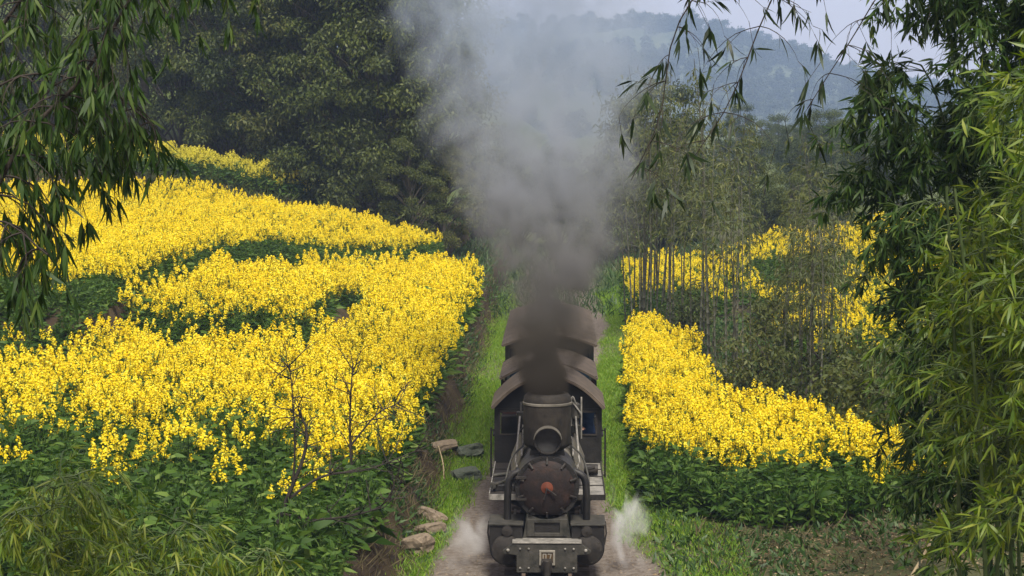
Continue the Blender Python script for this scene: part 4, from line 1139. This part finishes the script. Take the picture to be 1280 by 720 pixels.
rock("boulder", "smaller dark mossy boulder on the left verge beside the gravel", (-1.92, 40.6, 0.08), (0.28, 0.36, 0.17), 3, 'dark_stone')
rock("wall_stone", "pale squared stone at the foot of the bank, upper one", (-2.36, 36.0, 0.12), (0.20, 0.36, 0.14), 4, 'stone')
rock("wall_stone", "pale squared stone at the foot of the bank, lower one", (-2.32, 34.9, 0.10), (0.22, 0.34, 0.13), 5, 'stone')
rock("boulder", "large brown stone at bottom edge left of the gravel", (-2.44, 33.3, 0.14), (0.28, 0.30, 0.22), 6, 'stone')
for k, (px, D) in enumerate(((893, 49), (912, 48.5), (928, 47.5))):
    p = gpt(px, 500, D)
    rock("field_stone", ("grey brown stone at the bamboo edge, left of three", "grey brown stone at the bamboo edge, middle of three", "grey brown stone at the bamboo edge, right of three")[k], (p[0], p[1], p[2]+0.12), (0.28, 0.25, 0.22), 7+k, 'stone', "stones between right field and bamboo")
def stick(label, a_, b_, r_):
    ob = MB().tube(spline([a_, ((a_[0]+b_[0])/2+0.03, (a_[1]+b_[1])/2, (a_[2]+b_[2])/2+0.02), b_], 8), [r_*(1-.06*k) for k in range(8)], 6).build("dry_stick", M['dry_cane'])
    tag(ob, label, "stick")
stick("thin pale stick leaning against the left earth bank", (-2.38, 40.4, 0.0), (-2.62, 42.3, 0.42), 0.018)
stick("pale broken cane leaning in the shade at lower right", (5.62, 30.0, float(ground(5.62, 30.0))), tuple(at(1203, 612, 30.6)), 0.03)

def shrub(name, label, base, stems, mat='twig', seed=1, twigs=6):
    rg = np.random.default_rng(seed); t = empty(name, base); tag(t, label, "shrub")
    for st in stems:
        P = spline([np.array(p)-np.array(base) for p in st[0]], 14); mb = MB()
        mb.tube(P, list(np.linspace(st[1], st[1]*0.25, 14)), 6)
        for k in range(twigs*3):
            i = int(rg.integers(4, 13)); d = unit(P[min(i+1, 13)]-P[i-1]+rg.normal(0, 0.5, 3)*np.linalg.norm(P[min(i+1, 13)]-P[i-1])*1.6); ln = rg.uniform(0.15, 0.6)
            q = [P[i], P[i]+d*ln*0.5+rg.normal(0, 0.02, 3), P[i]+d*ln+np.array([0, 0, 0.08])*ln+rg.normal(0, 0.04, 3)]
            mb.tube(q, [0.011, 0.008, 0.005], 4, cap=False)
            for j in range(2):
                e = q[1]+(q[2]-q[1])*rg.random(); dd = unit(d+rg.normal(0, .6, 3)); mb.tube([e, e+dd*ln*0.45], [0.006, 0.004], 3, cap=False)
        mb.build("branch", M[mat], t)
D_ = 29.0
b0 = at(318, 712, D_); b0.z = float(ground(b0.x, D_))
w_ = lambda x, y, d=D_: tuple(at(x, y, d))
shrub("bare_shrub", "leafless dark shrub with curved stem in front of the left field", tuple(b0), [
    ([tuple(b0), w_(330, 690), w_(358, 620), w_(376, 575), w_(380, 540), w_(370, 522), w_(360, 530)], 0.042),
    ([w_(352, 632), w_(400, 600, 29.3), w_(460, 590, 29.6), w_(535, 560, 30)], 0.026),
    ([w_(362, 610), w_(365, 560), w_(362, 490), w_(358, 450)], 0.020),
    ([w_(345, 648), w_(400, 655, 28.8), w_(470, 640, 28.6), w_(505, 600, 28.6)], 0.022)], seed=4)
D_ = 33.0; b1 = at(438, 640, D_); b1.z = float(ground(b1.x, D_))
shrub("bare_shrub", "thin upright dead stem between yellow flowers and left bank", tuple(b1), [
    ([tuple(b1), w_(437, 600, 33), w_(435, 540, 33), w_(437, 485, 33), w_(440, 455, 33)], 0.030), ([w_(436, 560, 33), w_(470, 520, 33), w_(500, 505, 33.2)], 0.02)], seed=7, twigs=8)

# ------------------------------------------------------------------ near bamboo, left
bamboo_plant("overhanging_bamboo", "dark bamboo slanting across the upper left corner with hanging leaves", None, 'bamboo_dark', 'twig', 1,
             [(-5.3, 12.4, 1.0), (-4.3, 12.2, 5.2), (-3.5, 12.0, 7.12), (-2.98, 12.0, 7.75), (-2.6, 12.0, 8.35), (-2.35, 12.0, 8.85), (-2.0, 12.0, 9.2)],
             r0=0.03, r1=0.008, crown=0.70, gap=0.13, nb=3, blen=0.62, btaper=0.25, elev=15, droop=2.2, twig_gap=0.085, nleaf=7, leaf=0.165, wid=0.14, gravity=1.1)
bamboo_plant("overhanging_bamboo", "dark bamboo filling the top left edge behind the slanting stem", None, 'bamboo_dark', 'twig', 2,
             [(-5.6, 13.4, 1.0), (-4.7, 13.2, 6.0), (-3.9, 13.0, 7.9), (-3.2, 13.0, 8.7), (-2.5, 13.0, 8.95), (-2.1, 13.0, 8.75)],
             r0=0.03, r1=0.007, crown=0.66, gap=0.15, nb=3, blen=0.7, btaper=0.3, elev=10, droop=2.2, twig_gap=0.09, nleaf=7, leaf=0.16, wid=0.14, gravity=1.0)
bamboo_plant("overhanging_bamboo", "low dark bamboo spray at the left edge above the green plants", None, 'bamboo_dark', 'twig', 3,
             [(-5.2, 11.0, 1.0), (-4.4, 11.0, 5.2), (-3.75, 11.0, 6.75), (-3.25, 11.0, 6.9), (-2.95, 11.0, 6.7)],
             r0=0.02, r1=0.005, crown=0.82, gap=0.12, nb=3, blen=0.42, btaper=0.4, elev=5, droop=2.4, twig_gap=0.08, nleaf=7, leaf=0.16, wid=0.14, gravity=1.1)
bamboo_plant("overhanging_bamboo", "dark bamboo tip with fanned leaves hanging over the yellow terrace", None, 'bamboo_dark', 'twig', 4,
             [(-5.4, 12.8, 1.0), (-4.6, 12.7, 6.0), (-3.8, 12.6, 7.6), (-3.1, 12.6, 7.75), (-2.65, 12.6, 7.45)],
             r0=0.02, r1=0.005, crown=0.76, gap=0.12, nb=3, blen=0.5, btaper=0.3, elev=5, droop=2.4, twig_gap=0.08, nleaf=7, leaf=0.17, wid=0.14, gravity=1.1)
names_ll = ["low olive bamboo at the bottom left corner", "low olive bamboo second from the bottom left corner", "low olive bamboo third from the bottom left corner",
            "low olive bamboo fourth from the bottom left corner", "low olive bamboo nearest the leafless shrub, bottom left", "low olive bamboo behind the others at bottom left"]
for k, (x, d, h) in enumerate(((-3.9, 14.0, 4.85), (-3.5, 13.6, 4.7), (-3.1, 14.2, 4.5), (-2.75, 13.8, 4.32), (-2.45, 14.4, 4.22), (-3.7, 15.5, 4.6))):
    z0 = float(ground(x, d)); lx = (-1)**k*0.25
    bamboo_plant("low_bamboo", names_ll[k], "low bamboo at lower left", 'bamboo_yellow', 'culm_green', 40+k,
                 [(x, d, z0), (x+lx*0.2, d, (z0+h)/2), (x+lx*0.7, d-0.1, h-0.15), (x+lx*1.6, d-0.2, h)], r0=0.014, r1=0.004, crown=0.45, gap=0.12, nb=4, blen=0.6, btaper=0.3, elev=35, droop=1.5,
                 twig_gap=0.085, nleaf=6, leaf=0.15, wid=0.11, gravity=0.45)

# ------------------------------------------------------------------ near bamboo, right
dk = [((6.2, 21.5), 10.4, -2.2), ((5.6, 20.5), 9.6, -1.7), ((6.8, 20.0), 10.2, -2.0), ((5.2, 21.0), 8.4, -1.55), ((5.8, 19.4), 8.1, -1.35), ((4.7, 20.0), 6.9, -0.95), ((6.2, 20.6), 9.3, -1.1), ((5.0, 21.4), 7.6, -1.35)]
dl = ["tall dark bamboo arching highest at upper right", "dark bamboo of the right clump bulging left over the valley", "dark bamboo at the far right of the dense clump",
      "dark bamboo with lowest drooping left side in the right clump", "dark bamboo in the middle of the dense right clump", "short dark bamboo at the foot of the right clump",
      "dark upright bamboo behind the yellowish bamboo on the right", "dark bamboo behind the lower lobe of the right clump"]
for k, ((x, d), h, lx) in enumerate(dk):
    z0 = float(ground(x, d))
    bamboo_plant("dense_bamboo", dl[k], "dark bamboo clump on the right", 'bamboo_mid' if k in (0, 2) else 'bamboo_dark', 'culm_green', 60+k,
                 [(x, d, z0), (x+lx*0.15, d, z0+(h-z0)*0.45), (x+lx*0.5, d, z0+(h-z0)*0.8), (x+lx*0.8, d, h*0.97), (x+lx*1.15, d-0.2, h*0.93)],
                 r0=0.032, r1=0.007, crown=0.36, gap=0.19, nb=4, blen=0.95, btaper=0.3, elev=30, droop=1.0, twig_gap=0.075, nleaf=8, leaf=0.17, wid=0.18, gravity=0.35, fan=0.6, tip=0.4)
yl = [((4.0, 14.2), 7.9, -0.25), ((4.05, 13.6), 7.5, -0.28), ((3.75, 15.0), 6.8, -0.24), ((4.3, 14.6), 8.3, -0.25), ((3.6, 13.2), 6.6, -0.22), ((3.6, 14.6), 6.3, -0.22)]
ylab = ["yellow green bamboo whose tip arches furthest left at the right edge", "yellow green bamboo at the right edge, nearest the viewer", "yellow green bamboo with bare stems at lower right",
        "tallest yellow green bamboo at the right edge", "short yellow green bamboo at lower right edge", "short yellow green bamboo overhanging the broken cane"]
for k, ((x, d), h, lx) in enumerate(yl):
    z0 = float(ground(x, d))
    bamboo_plant("yellow_bamboo", ylab[k], "yellowish bamboo on the right edge", 'bamboo_yellow', 'culm_green', 80+k,
                 [(x, d, z0), (x+lx*0.25, d, z0+(h-z0)*0.5), (x+lx*0.7, d, z0+(h-z0)*0.85), (x+lx*1.3, d-0.15, h), (x+lx*1.9, d-0.3, h-0.15)],
                 r0=0.026, r1=0.005, crown=0.64, gap=0.13, nb=3, blen=0.62, btaper=0.3, elev=30, droop=0.7, twig_gap=0.10, nleaf=7, leaf=0.175, wid=0.13, gravity=0.15, fan=0.62, tip=0.45)
for k, (x, d, lean) in enumerate(((3.30, 14.0, -0.22), (3.42, 14.3, -0.15), (3.52, 13.8, -0.10), (3.18, 14.6, -0.12))):
    z0 = float(ground(x, d))
    bamboo_plant("bare_bamboo", ["thickest bare green bamboo stem at lower right", "second bare bamboo stem from the right edge", "rightmost bare bamboo stem at lower right", "leftmost bare bamboo stem at lower right"][k],
                 "bare bamboo stems at lower right", 'bamboo_yellow', 'culm_green', 90+k, [(x, d, z0), (x+lean*0.4, d, 3.5), (x+lean, d, 5.6), (x+lean*1.8, d, 7.0)], r0=0.024, r1=0.010, crown=0.72, gap=0.26, nb=2, blen=0.6, twig_gap=0.11, nleaf=5, leaf=0.16, wid=0.11)
# softer mid-distance bamboo bushes
ml = ["mid green bamboo bush behind the right clump, left one", "mid green bamboo bush left of the bare stems", "mid green bamboo bush in the shade under the dark clump", "mid green bamboo bush right of the right field", "olive bamboo bush beside the broken cane"]
for k, (x, d, h, lx) in enumerate(((6.0, 30, 5.0, -0.4), (5.6, 29, 4.2, -0.3), (6.6, 28, 5.6, -0.5), (6.9, 34, 4.6, -0.4))):
    z0 = float(ground(x, d))
    bamboo_plant("bamboo_bush", ml[k], "bamboo bushes on the right", 'bamboo_mid' if k % 2 else 'bamboo_yellow', 'culm_dark', 110+k,
                 [(x, d, z0), (x+lx*0.2, d, z0+(h-z0)*0.5), (x+lx*0.6, d, h-0.3), (x+lx*1.3, d, h)], r0=0.02, r1=0.005, crown=0.58, gap=0.15, nb=3, blen=0.8, btaper=0.4, elev=35, droop=1.0, twig_gap=0.13, nleaf=7, leaf=0.17, wid=0.13, gravity=0.5)
# fine sprays hanging into the top of the picture
sp = [([(4.5, 10.4, 1.0), (3.7, 10.5, 7.5), (2.5, 10.7, 9.3), (1.55, 10.9, 8.75), (1.22, 11.0, 8.15), (1.0, 11.0, 7.6), (0.78, 11.0, 7.25)], 0.74, "fine bamboo spray hanging from the top right of centre"),
      ([(4.2, 11.0, 1.0), (3.6, 11.0, 8.0), (2.3, 11.2, 9.2), (1.3, 11.4, 8.7), (0.75, 11.5, 8.1), (0.62, 11.5, 7.5), (0.45, 11.5, 7.12)], 0.80, "thin bamboo tip hanging beside the smoke"),
      ([(4.6, 12.0, 1.0), (3.9, 11.8, 8.2), (2.9, 11.6, 9.0), (2.1, 11.5, 8.45), (1.72, 11.5, 7.9), (1.5, 11.5, 7.55)], 0.80, "thin bamboo tip hanging in front of the blue mountain")]
for k, (pth, cr, lb) in enumerate(sp):
    bamboo_plant("hanging_bamboo", lb, None, 'bamboo_black', 'twig', 130+k, pth, r0=0.026, r1=0.0025, crown=cr, gap=0.17, nb=2, blen=0.42, btaper=0.2, elev=10, droop=1.2, twig_gap=0.17, nleaf=5, leaf=0.14, wid=0.14, gravity=0.9, branch_r=0.003)

# ------------------------------------------------------------------ slender bamboo grove right of the train
gp = []
for k in range(5):
    h = (7.2, 8.2, 7.6, 6.6, 8.8)[k]; rg = np.random.default_rng(150+k); lx, ly = rg.normal(0, .35, 2)
    t = bamboo_plant("slender_bamboo", "x", "slender bamboo grove right of the train", 'bamboo_haze', 'culm_grey' if k % 2 else 'culm_dark', 150+k,
                     [(0, 0, -0.1), (lx*0.1, ly*0.1, h*0.4), (lx*0.4, ly*0.4, h*0.75), (lx*1.3, ly*1.3, h)], r0=0.032, r1=0.008, crown=0.52, gap=0.34, nb=2, blen=1.1, btaper=0.45, elev=30, droop=1.2,
                     twig_gap=0.18, nleaf=5, leaf=0.22, wid=0.17, gravity=0.5, simple=True)
    gp.append(t)
rg = np.random.default_rng(77)
spots = []
for k in range(54):
    px = rg.uniform(782, 1075)
    nearD = np.interp(px, [780, 840, 880, 910, 1000, 1080], [66, 64, 58, 50.5, 45, 42])
    D = nearD+1+rg.random()*8; spots.append((px, D))
spots += [(792, 67), (800, 66.5), (806, 67.5), (815, 66.2), (822, 67), (832, 66), (838, 65.2), (886, 58.5), (930, 52)]
spots.sort(); zc = {}
for k, (px, D) in enumerate(spots):
    x = (px-695)/FPX*D; z = float(ground(x, D)); src = gp[k % 5]
    t = src if k < 5 else copy_tree(src)
    t.location = (x, D, z); t.rotation_euler = (rg.normal(0, .03), rg.normal(0, .03), rg.uniform(0, 6.28))
    s_ = np.interp(px, [780, 930, 960, 1080], [1.02, 0.98, 0.80, 0.68])*rg.uniform(0.85, 1.12); t.scale = (s_, s_, s_)
    zone = "beside the smoke at the far end of the right field" if px < 850 else ("behind the tip of the right field" if px < 920 else ("right of the field stones before the valley" if px < 1000 else "at the right end of the grove"))
    ordn = ["first", "second", "third", "fourth", "fifth", "sixth", "seventh", "eighth", "ninth", "tenth", "eleventh", "twelfth", "thirteenth", "fourteenth", "fifteenth", "sixteenth", "seventeenth", "eighteenth", "nineteenth", "twentieth", "twenty-first", "twenty-second", "twenty-third", "twenty-fourth", "twenty-fifth"]
    zc[zone] = zc.get(zone, -1)+1
    t["label"] = f"slender bamboo, {ordn[min(zc[zone], 24)]} from left, {zone}"

# shrubs among the stems
bush = make_tree(401, 2.4, 2.2, leaf=0.16, nclump=34, per=70, crown_from=0.05, mat='tree_olive', name="olive_bush", spread=0.42)
bl_ = ["olive bush among the bamboo stems near the field stones", "olive bush at the foot of the grove, right part", "olive bush behind the right field's right corner", "olive bush below the dark bamboo clump", "olive bush deep in the grove by the yellow back field", "olive bush at the far end of the grove"]
for k, (px, D, s_) in enumerate(((945, 49, 0.9), (1010, 46, 1.0), (1085, 42, 1.0), (1130, 39, 1.05), (985, 58, 1.1), (860, 66, 0.8))):
    t = bush if k == 0 else copy_tree(bush)
    x = (px-695)/FPX*D; t.location = (x, D, float(ground(x, D))); t.rotation_euler = (0, 0, k*1.3); t.scale = (s_, s_, s_*0.9)
    tag(t, bl_[k], "bush", "olive bushes in the grove")

# ------------------------------------------------------------------ dark grove behind the left terraces
proto = [make_tree(501, 15, 7.0, 0.20, 100, 300, 0.10, 'tree_dark', "grove_tree", 0.02), make_tree(502, 13.5, 6.4, 0.19, 90, 300, 0.12, 'tree_olive', "grove_tree", -0.02),
         make_tree(503, 16.5, 7.4, 0.21, 105, 300, 0.14, 'tree_dark', "grove_tree", 0.04), make_tree(504, 12, 6.5, 0.19, 80, 300, 0.06, 'tree_olive', "grove_tree", 0.0)]
rows = [(230, 104, 2, 1.05), (290, 101, 0, 1.1), (345, 99, 2, 1.0), (385, 97, 1, 1.15), (430, 96, 0, 1.15), (470, 94, 3, 1.25), (505, 95, 2, 1.1), (540, 96, 1, 1.12), (262, 112, 0, 1.1), (320, 110, 3, 1.3), (410, 108, 2, 1.0),
        (460, 107, 1, 1.2), (520, 108, 0, 1.1), (180, 110, 1, 1.2), (120, 112, 2, 0.95), (60, 114, 0, 1.0), (0, 115, 3, 1.2), (365, 100, 3, 0.7), (450, 93, 3, 0.55), (515, 91, 3, 0.5), (555, 93, 3, 0.45)]
seen_l = set()
for k, (px, D, pi2, s_) in enumerate(rows):
    t = proto[pi2] if all(r[2] != pi2 for r in rows[:k]) else copy_tree(proto[pi2])
    x = (px-695)/FPX*D; t.location = (x, D, float(ground(x, D))); t.rotation_euler = (0, 0, k*1.9); t.scale = (s_, s_, s_)
    lay = "front row" if D < 99 else ("middle row" if D < 105 else "back row")
    tag(t, f"{'dark green' if pi2 in (0, 2) else 'olive green'} {'low' if s_ < .8 else 'tall'} tree, {lay} of the left grove, " + ("far left" if px < 100 else "left of the terrace" if px < 200 else "behind the top terrace" if px < 275 else "right of the top terrace" if px < 300 else ("left of centre" if px < 420 else ("near the smoke" if px < 500 else "against the smoke"))), "tree", "trees of the dark grove on the left")
    if t["label"] in seen_l: t["label"] = t["label"]+", right one"
    seen_l.add(t["label"])
# trees behind the smoke and beyond the bamboo
mt = make_tree(520, 9.5, 5.0, 0.22, 70, 220, 0.06, 'tree_dark', "valley_tree", 0.0)
vt = [(610, 108, 0.75, "dark tree behind the smoke at the end of the left bank"), (650, 120, 0.7, "dark tree hidden behind the middle of the smoke"), (700, 125, 0.75, "dark tree behind the smoke above the carriage"), (745, 112, 0.7, "dark tree behind the right edge of the smoke"),
      (792, 104, 1.0, "tall grey green tree right of the smoke, left one"), (828, 106, 1.08, "tall grey green tree right of the smoke, right one"), (872, 108, 0.55, "grey green tree behind the slender bamboo"),
      (985, 170, 0.55, "pale distant tree in the valley, left one"), (1024, 165, 0.68, "pale distant tree in the valley, tallest"), (1055, 175, 0.6, "pale distant tree in the valley next to dark bamboo"), (940, 120, 0.6, "grey green tree behind the middle of the bamboo grove"), (1000, 130, 0.5, "low grey green tree below the blue mountain"), (1075, 120, 0.6, "grey green tree half hidden by the dark bamboo"), (1120, 110, 0.6, "grey green tree behind the dark bamboo clump"), (1180, 115, 0.6, "grey green tree behind the right bamboo")]
for k, (px, D, s_, lb) in enumerate(vt):
    t = mt if k == 0 else copy_tree(mt)
    x = (px-695)/FPX*D; t.location = (x, D, float(ground(x, D))-0.2); t.rotation_euler = (0, 0, k*2.1); t.scale = (s_, s_, s_); tag(t, lb, "tree", "trees across the valley")

for k, (px, D, s_) in enumerate(((950, 200, .6), (970, 220, .65), (1005, 210, .6), (1040, 230, .7), (1070, 215, .65), (905, 180, .6), (925, 230, .8), (955, 100, .42), (985, 98, .42), (1015, 102, .45), (1045, 100, .42))):
    t = copy_tree(mt); x = (px-695)/FPX*D; t.location = (x, D, float(ground(x, D))-0.2); t.rotation_euler = (0, 0, k*1.7); t.scale = (s_, s_, s_)
    tag(t, "hazy tree of the far row in the valley, "+("sixth", "fifth", "fourth", "second", "rightmost", "leftmost", "second from left, sixth", "x", "x", "x", "x")[k].split(",")[0]+(" from right" if k in (0, 1, 2, 3) else (" of all" if k in (4, 5) else " by the grove")), "tree", "trees across the valley")
    if k > 6: t["label"] = "low bushy tree behind the yellow back field, "+("leftmost", "second from left", "third from left", "rightmost")[k-7]
# woods on the mountain: one far mass
fp = [make_far_tree(601, 15, 9), make_far_tree(602, 18, 7), make_far_tree(603, 13, 10)]
for k, (t, x, y, lb) in enumerate(zip(fp, (200, 224, 178), (1640, 1646, 1634), ("lone far tree on the mountain skyline, middle", "lone far tree on the mountain skyline, right", "lone far tree on the mountain skyline, left"))):
    t.location = (x, y, float(mountain_z(x, y))-0.5); tag(t, lb, "tree", "far trees on the mountain skyline")
rg = np.random.default_rng(9); n = 5200
fx = rg.uniform(-520, 660, n); fy = 960+rg.random(n)**0.7*720
clear = (np.sin(fx*0.02+1)+np.sin(fy*0.018+fx*0.008) > 1.2)
fx, fy = fx[~clear], fy[~clear]
pts = np.stack([fx, fy, mountain_z(fx, fy)-0.4, rg.uniform(0.5, 1.05, len(fx))], 1)
scatter("mountain_wood", pts, rg.integers(0, 3, len(fx)), [tuple(c for c in t.children if c.name.startswith("crown")) for t in fp], "far wood covering the hazy mountain slope", "wood")

# ------------------------------------------------------------------ smoke, steam, haze
SZ = np.array([2.9, 3.4, 4.2, 5.5, 7.0, 8.5, 10.5, 14.0])
SX = np.array([-.14, -.14, -.13, -.12, -.22, -.45, -.60, -.75])
SY = np.array([31.92, 32.2, 33.2, 35.2, 37.4, 39.8, 42.5, 46.0])
SR = np.array([0.40, 0.66, 1.02, 1.48, 2.2, 2.9, 3.5, 4.2])
SDN = np.array([20.0, 12.0, 4.6, 1.5, 0.75, 0.46, 0.36, 0.30])
def smoke_hull():
    mb = MB(); n = 24; vs, fs = [], []
    zz = np.linspace(2.86, 13.6, 22)
    for z in zz:
        cx, cy_, r = np.interp(z, SZ, SX), np.interp(z, SZ, SY), np.interp(z, SZ, SR)*1.28
        for k in range(n):
            t = 2*math.pi*k/n; vs.append((cx+r*math.cos(t), cy_+r*1.15*math.sin(t), z))
    for i in range(len(zz)-1):
        for k in range(n): fs.append((i*n+k, i*n+(k+1) % n, (i+1)*n+(k+1) % n, (i+1)*n+k))
    fs.append(tuple(range(n))[::-1]); fs.append(tuple(range((len(zz)-1)*n, len(zz)*n)))
    return mb.add(vs, fs)

def smoke_material():
    m, nt, N, L = new_mat("coal_smoke")
    tcn = N("ShaderNodeTexCoord"); sp_ = N("ShaderNodeSeparateXYZ"); L(tcn.outputs["Object"], sp_.inputs[0])
    t = N("ShaderNodeMapRange"); t.inputs["From Min"].default_value = 2.9; t.inputs["From Max"].default_value = 14.0; L(sp_.outputs[2], t.inputs["Value"])
    def curve(vals):
        lo, hi = float(min(vals)), float(max(vals))
        f = N("ShaderNodeFloatCurve"); c = f.mapping.curves[0]; f.mapping.extend = 'HORIZONTAL'
        P = [((z-2.9)/11.1, (v-lo)/(hi-lo)) for z, v in zip(SZ, vals)]
        while len(c.points) < len(P): c.points.new(0.5, 0.5)
        for pt, (a_, b_) in zip(c.points, P): pt.location = (a_, b_); pt.handle_type = 'VECTOR'
        f.mapping.update(); L(t.outputs[0], f.inputs["Value"])
        mr = N("ShaderNodeMapRange"); mr.inputs["To Min"].default_value = lo; mr.inputs["To Max"].default_value = hi; L(f.outputs[0], mr.inputs["Value"])
        return mr.outputs[0]
    def math_(op, a_, b_=None, c_=None, clamp=False):
        q = N("ShaderNodeMath"); q.operation = op; q.use_clamp = clamp
        for i, v in enumerate((a_, b_, c_)):
            if v is None: continue
            if isinstance(v, (int, float)): q.inputs[i].default_value = v
            else: L(v, q.inputs[i])
        return q.outputs[0]
    cx, cy_, rr_, dn = curve(SX), curve(SY), curve(SR), curve(SDN)
    dx = math_('DIVIDE', math_('SUBTRACT', sp_.outputs[0], cx), rr_); dy = math_('DIVIDE', math_('SUBTRACT', sp_.outputs[1], cy_), math_('MULTIPLY', rr_, 1.15))
    r = math_('SQRT', math_('ADD', math_('MULTIPLY', dx, dx), math_('MULTIPLY', dy, dy)))
    def nz(s, d, off):
        mp = N("ShaderNodeMapping"); mp.inputs["Location"].default_value = (off, off*2, off*.7); mp.inputs["Scale"].default_value = (1, 0.8, 0.8)
        L(tcn.outputs["Object"], mp.inputs[0]); q = N("ShaderNodeTexNoise"); q.inputs["Scale"].default_value = s; q.inputs["Detail"].default_value = d; q.inputs["Distortion"].default_value = 0.6; L(mp.outputs[0], q.inputs["Vector"]); return q.outputs["Fac"]
    n1, n2 = nz(0.8, 4, 1.0), nz(1.9, 5, 9.0)
    r2 = math_('ADD', r, math_('MULTIPLY', math_('SUBTRACT', n1, 0.5), 1.5))
    ms = N("ShaderNodeMapRange"); ms.interpolation_type = 'SMOOTHSTEP'; L(r2, ms.inputs["Value"])
    ms.inputs["From Min"].default_value = 1.0; ms.inputs["From Max"].default_value = 0.15; ms.inputs["To Min"].default_value = 0; ms.inputs["To Max"].default_value = 1
    nm = N("ShaderNodeMapRange"); L(n2, nm.inputs["Value"]); nm.inputs["From Min"].default_value = 0.38; nm.inputs["From Max"].default_value = 0.62; nm.inputs["To Min"].default_value = 0.06; nm.inputs["To Max"].default_value = 2.0
    den = math_('MULTIPLY', math_('MULTIPLY', ms.outputs[0], nm.outputs[0]), dn)
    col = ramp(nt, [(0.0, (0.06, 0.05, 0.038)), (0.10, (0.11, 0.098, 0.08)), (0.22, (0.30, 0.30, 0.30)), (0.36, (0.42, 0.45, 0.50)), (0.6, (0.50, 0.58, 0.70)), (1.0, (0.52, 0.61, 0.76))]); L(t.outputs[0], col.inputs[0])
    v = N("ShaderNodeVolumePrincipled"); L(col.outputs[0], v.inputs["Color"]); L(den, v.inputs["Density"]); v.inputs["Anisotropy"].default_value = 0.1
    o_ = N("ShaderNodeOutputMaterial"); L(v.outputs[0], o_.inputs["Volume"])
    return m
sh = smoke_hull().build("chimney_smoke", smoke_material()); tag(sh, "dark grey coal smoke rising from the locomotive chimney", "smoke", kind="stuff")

def steam(label, c, r, dens, off):
    m, nt, N, L = new_mat("steam")
    tcn = N("ShaderNodeTexCoord")
    ln = N("ShaderNodeVectorMath"); ln.operation = 'LENGTH'; L(tcn.outputs["Object"], ln.inputs[0])
    q = N("ShaderNodeTexNoise"); q.inputs["Scale"].default_value = 1.5; q.inputs["Detail"].default_value = 5; q.inputs["Distortion"].default_value = 0.8
    mp = N("ShaderNodeMapping"); mp.inputs["Location"].default_value = (off, off, off); L(tcn.outputs["Object"], mp.inputs[0]); L(mp.outputs[0], q.inputs["Vector"])
    ad = N("ShaderNodeMath"); ad.operation = 'MULTIPLY_ADD'; L(q.outputs["Fac"], ad.inputs[0]); ad.inputs[1].default_value = 2.2; L(ln.outputs["Value"], ad.inputs[2])
    ms = N("ShaderNodeMapRange"); ms.interpolation_type = 'SMOOTHSTEP'; L(ad.outputs[0], ms.inputs["Value"])
    ms.inputs["From Min"].default_value = 1.62; ms.inputs["From Max"].default_value = 0.8; ms.inputs["To Min"].default_value = 0; ms.inputs["To Max"].default_value = dens
    v = N("ShaderNodeVolumePrincipled"); v.inputs["Color"].default_value = (0.93, 0.93, 0.93, 1); L(ms.outputs[0], v.inputs["Density"])
    o_ = N("ShaderNodeOutputMaterial"); L(v.outputs[0], o_.inputs["Volume"])
    ob = MB().lathe([(math.sin(math.pi*k/12), -math.cos(math.pi*k/12)) for k in range(13)], (0, 0, 0), 'z', 20).build("steam", m)
    ob.location = c; ob.scale = r; tag(ob, label, "steam", kind="stuff")
steam("pale steam drifting over the gravel left of the cylinders", (-1.45, 32.1, 0.45), (0.75, 1.6, 0.95), 1.1, 2.0)
steam("white steam jet escaping right of the locomotive cylinder", (1.15, 31.9, 0.70), (0.58, 1.2, 1.1), 2.6, 6.3)

hz = MB().box(-1530, 1530, -90, 2230, -5.0, 160.0)
m, nt, N, L = new_mat("haze")
v = N("ShaderNodeVolumePrincipled"); v.inputs["Color"].default_value = (0.48, 0.65, 1.0, 1); v.inputs["Density"].default_value = 0.00042
o_ = N("ShaderNodeOutputMaterial"); L(v.outputs[0], o_.inputs["Volume"])
ho = hz.build("haze", m); tag(ho, "thin blue haze filling the valley air", "haze", kind="stuff")
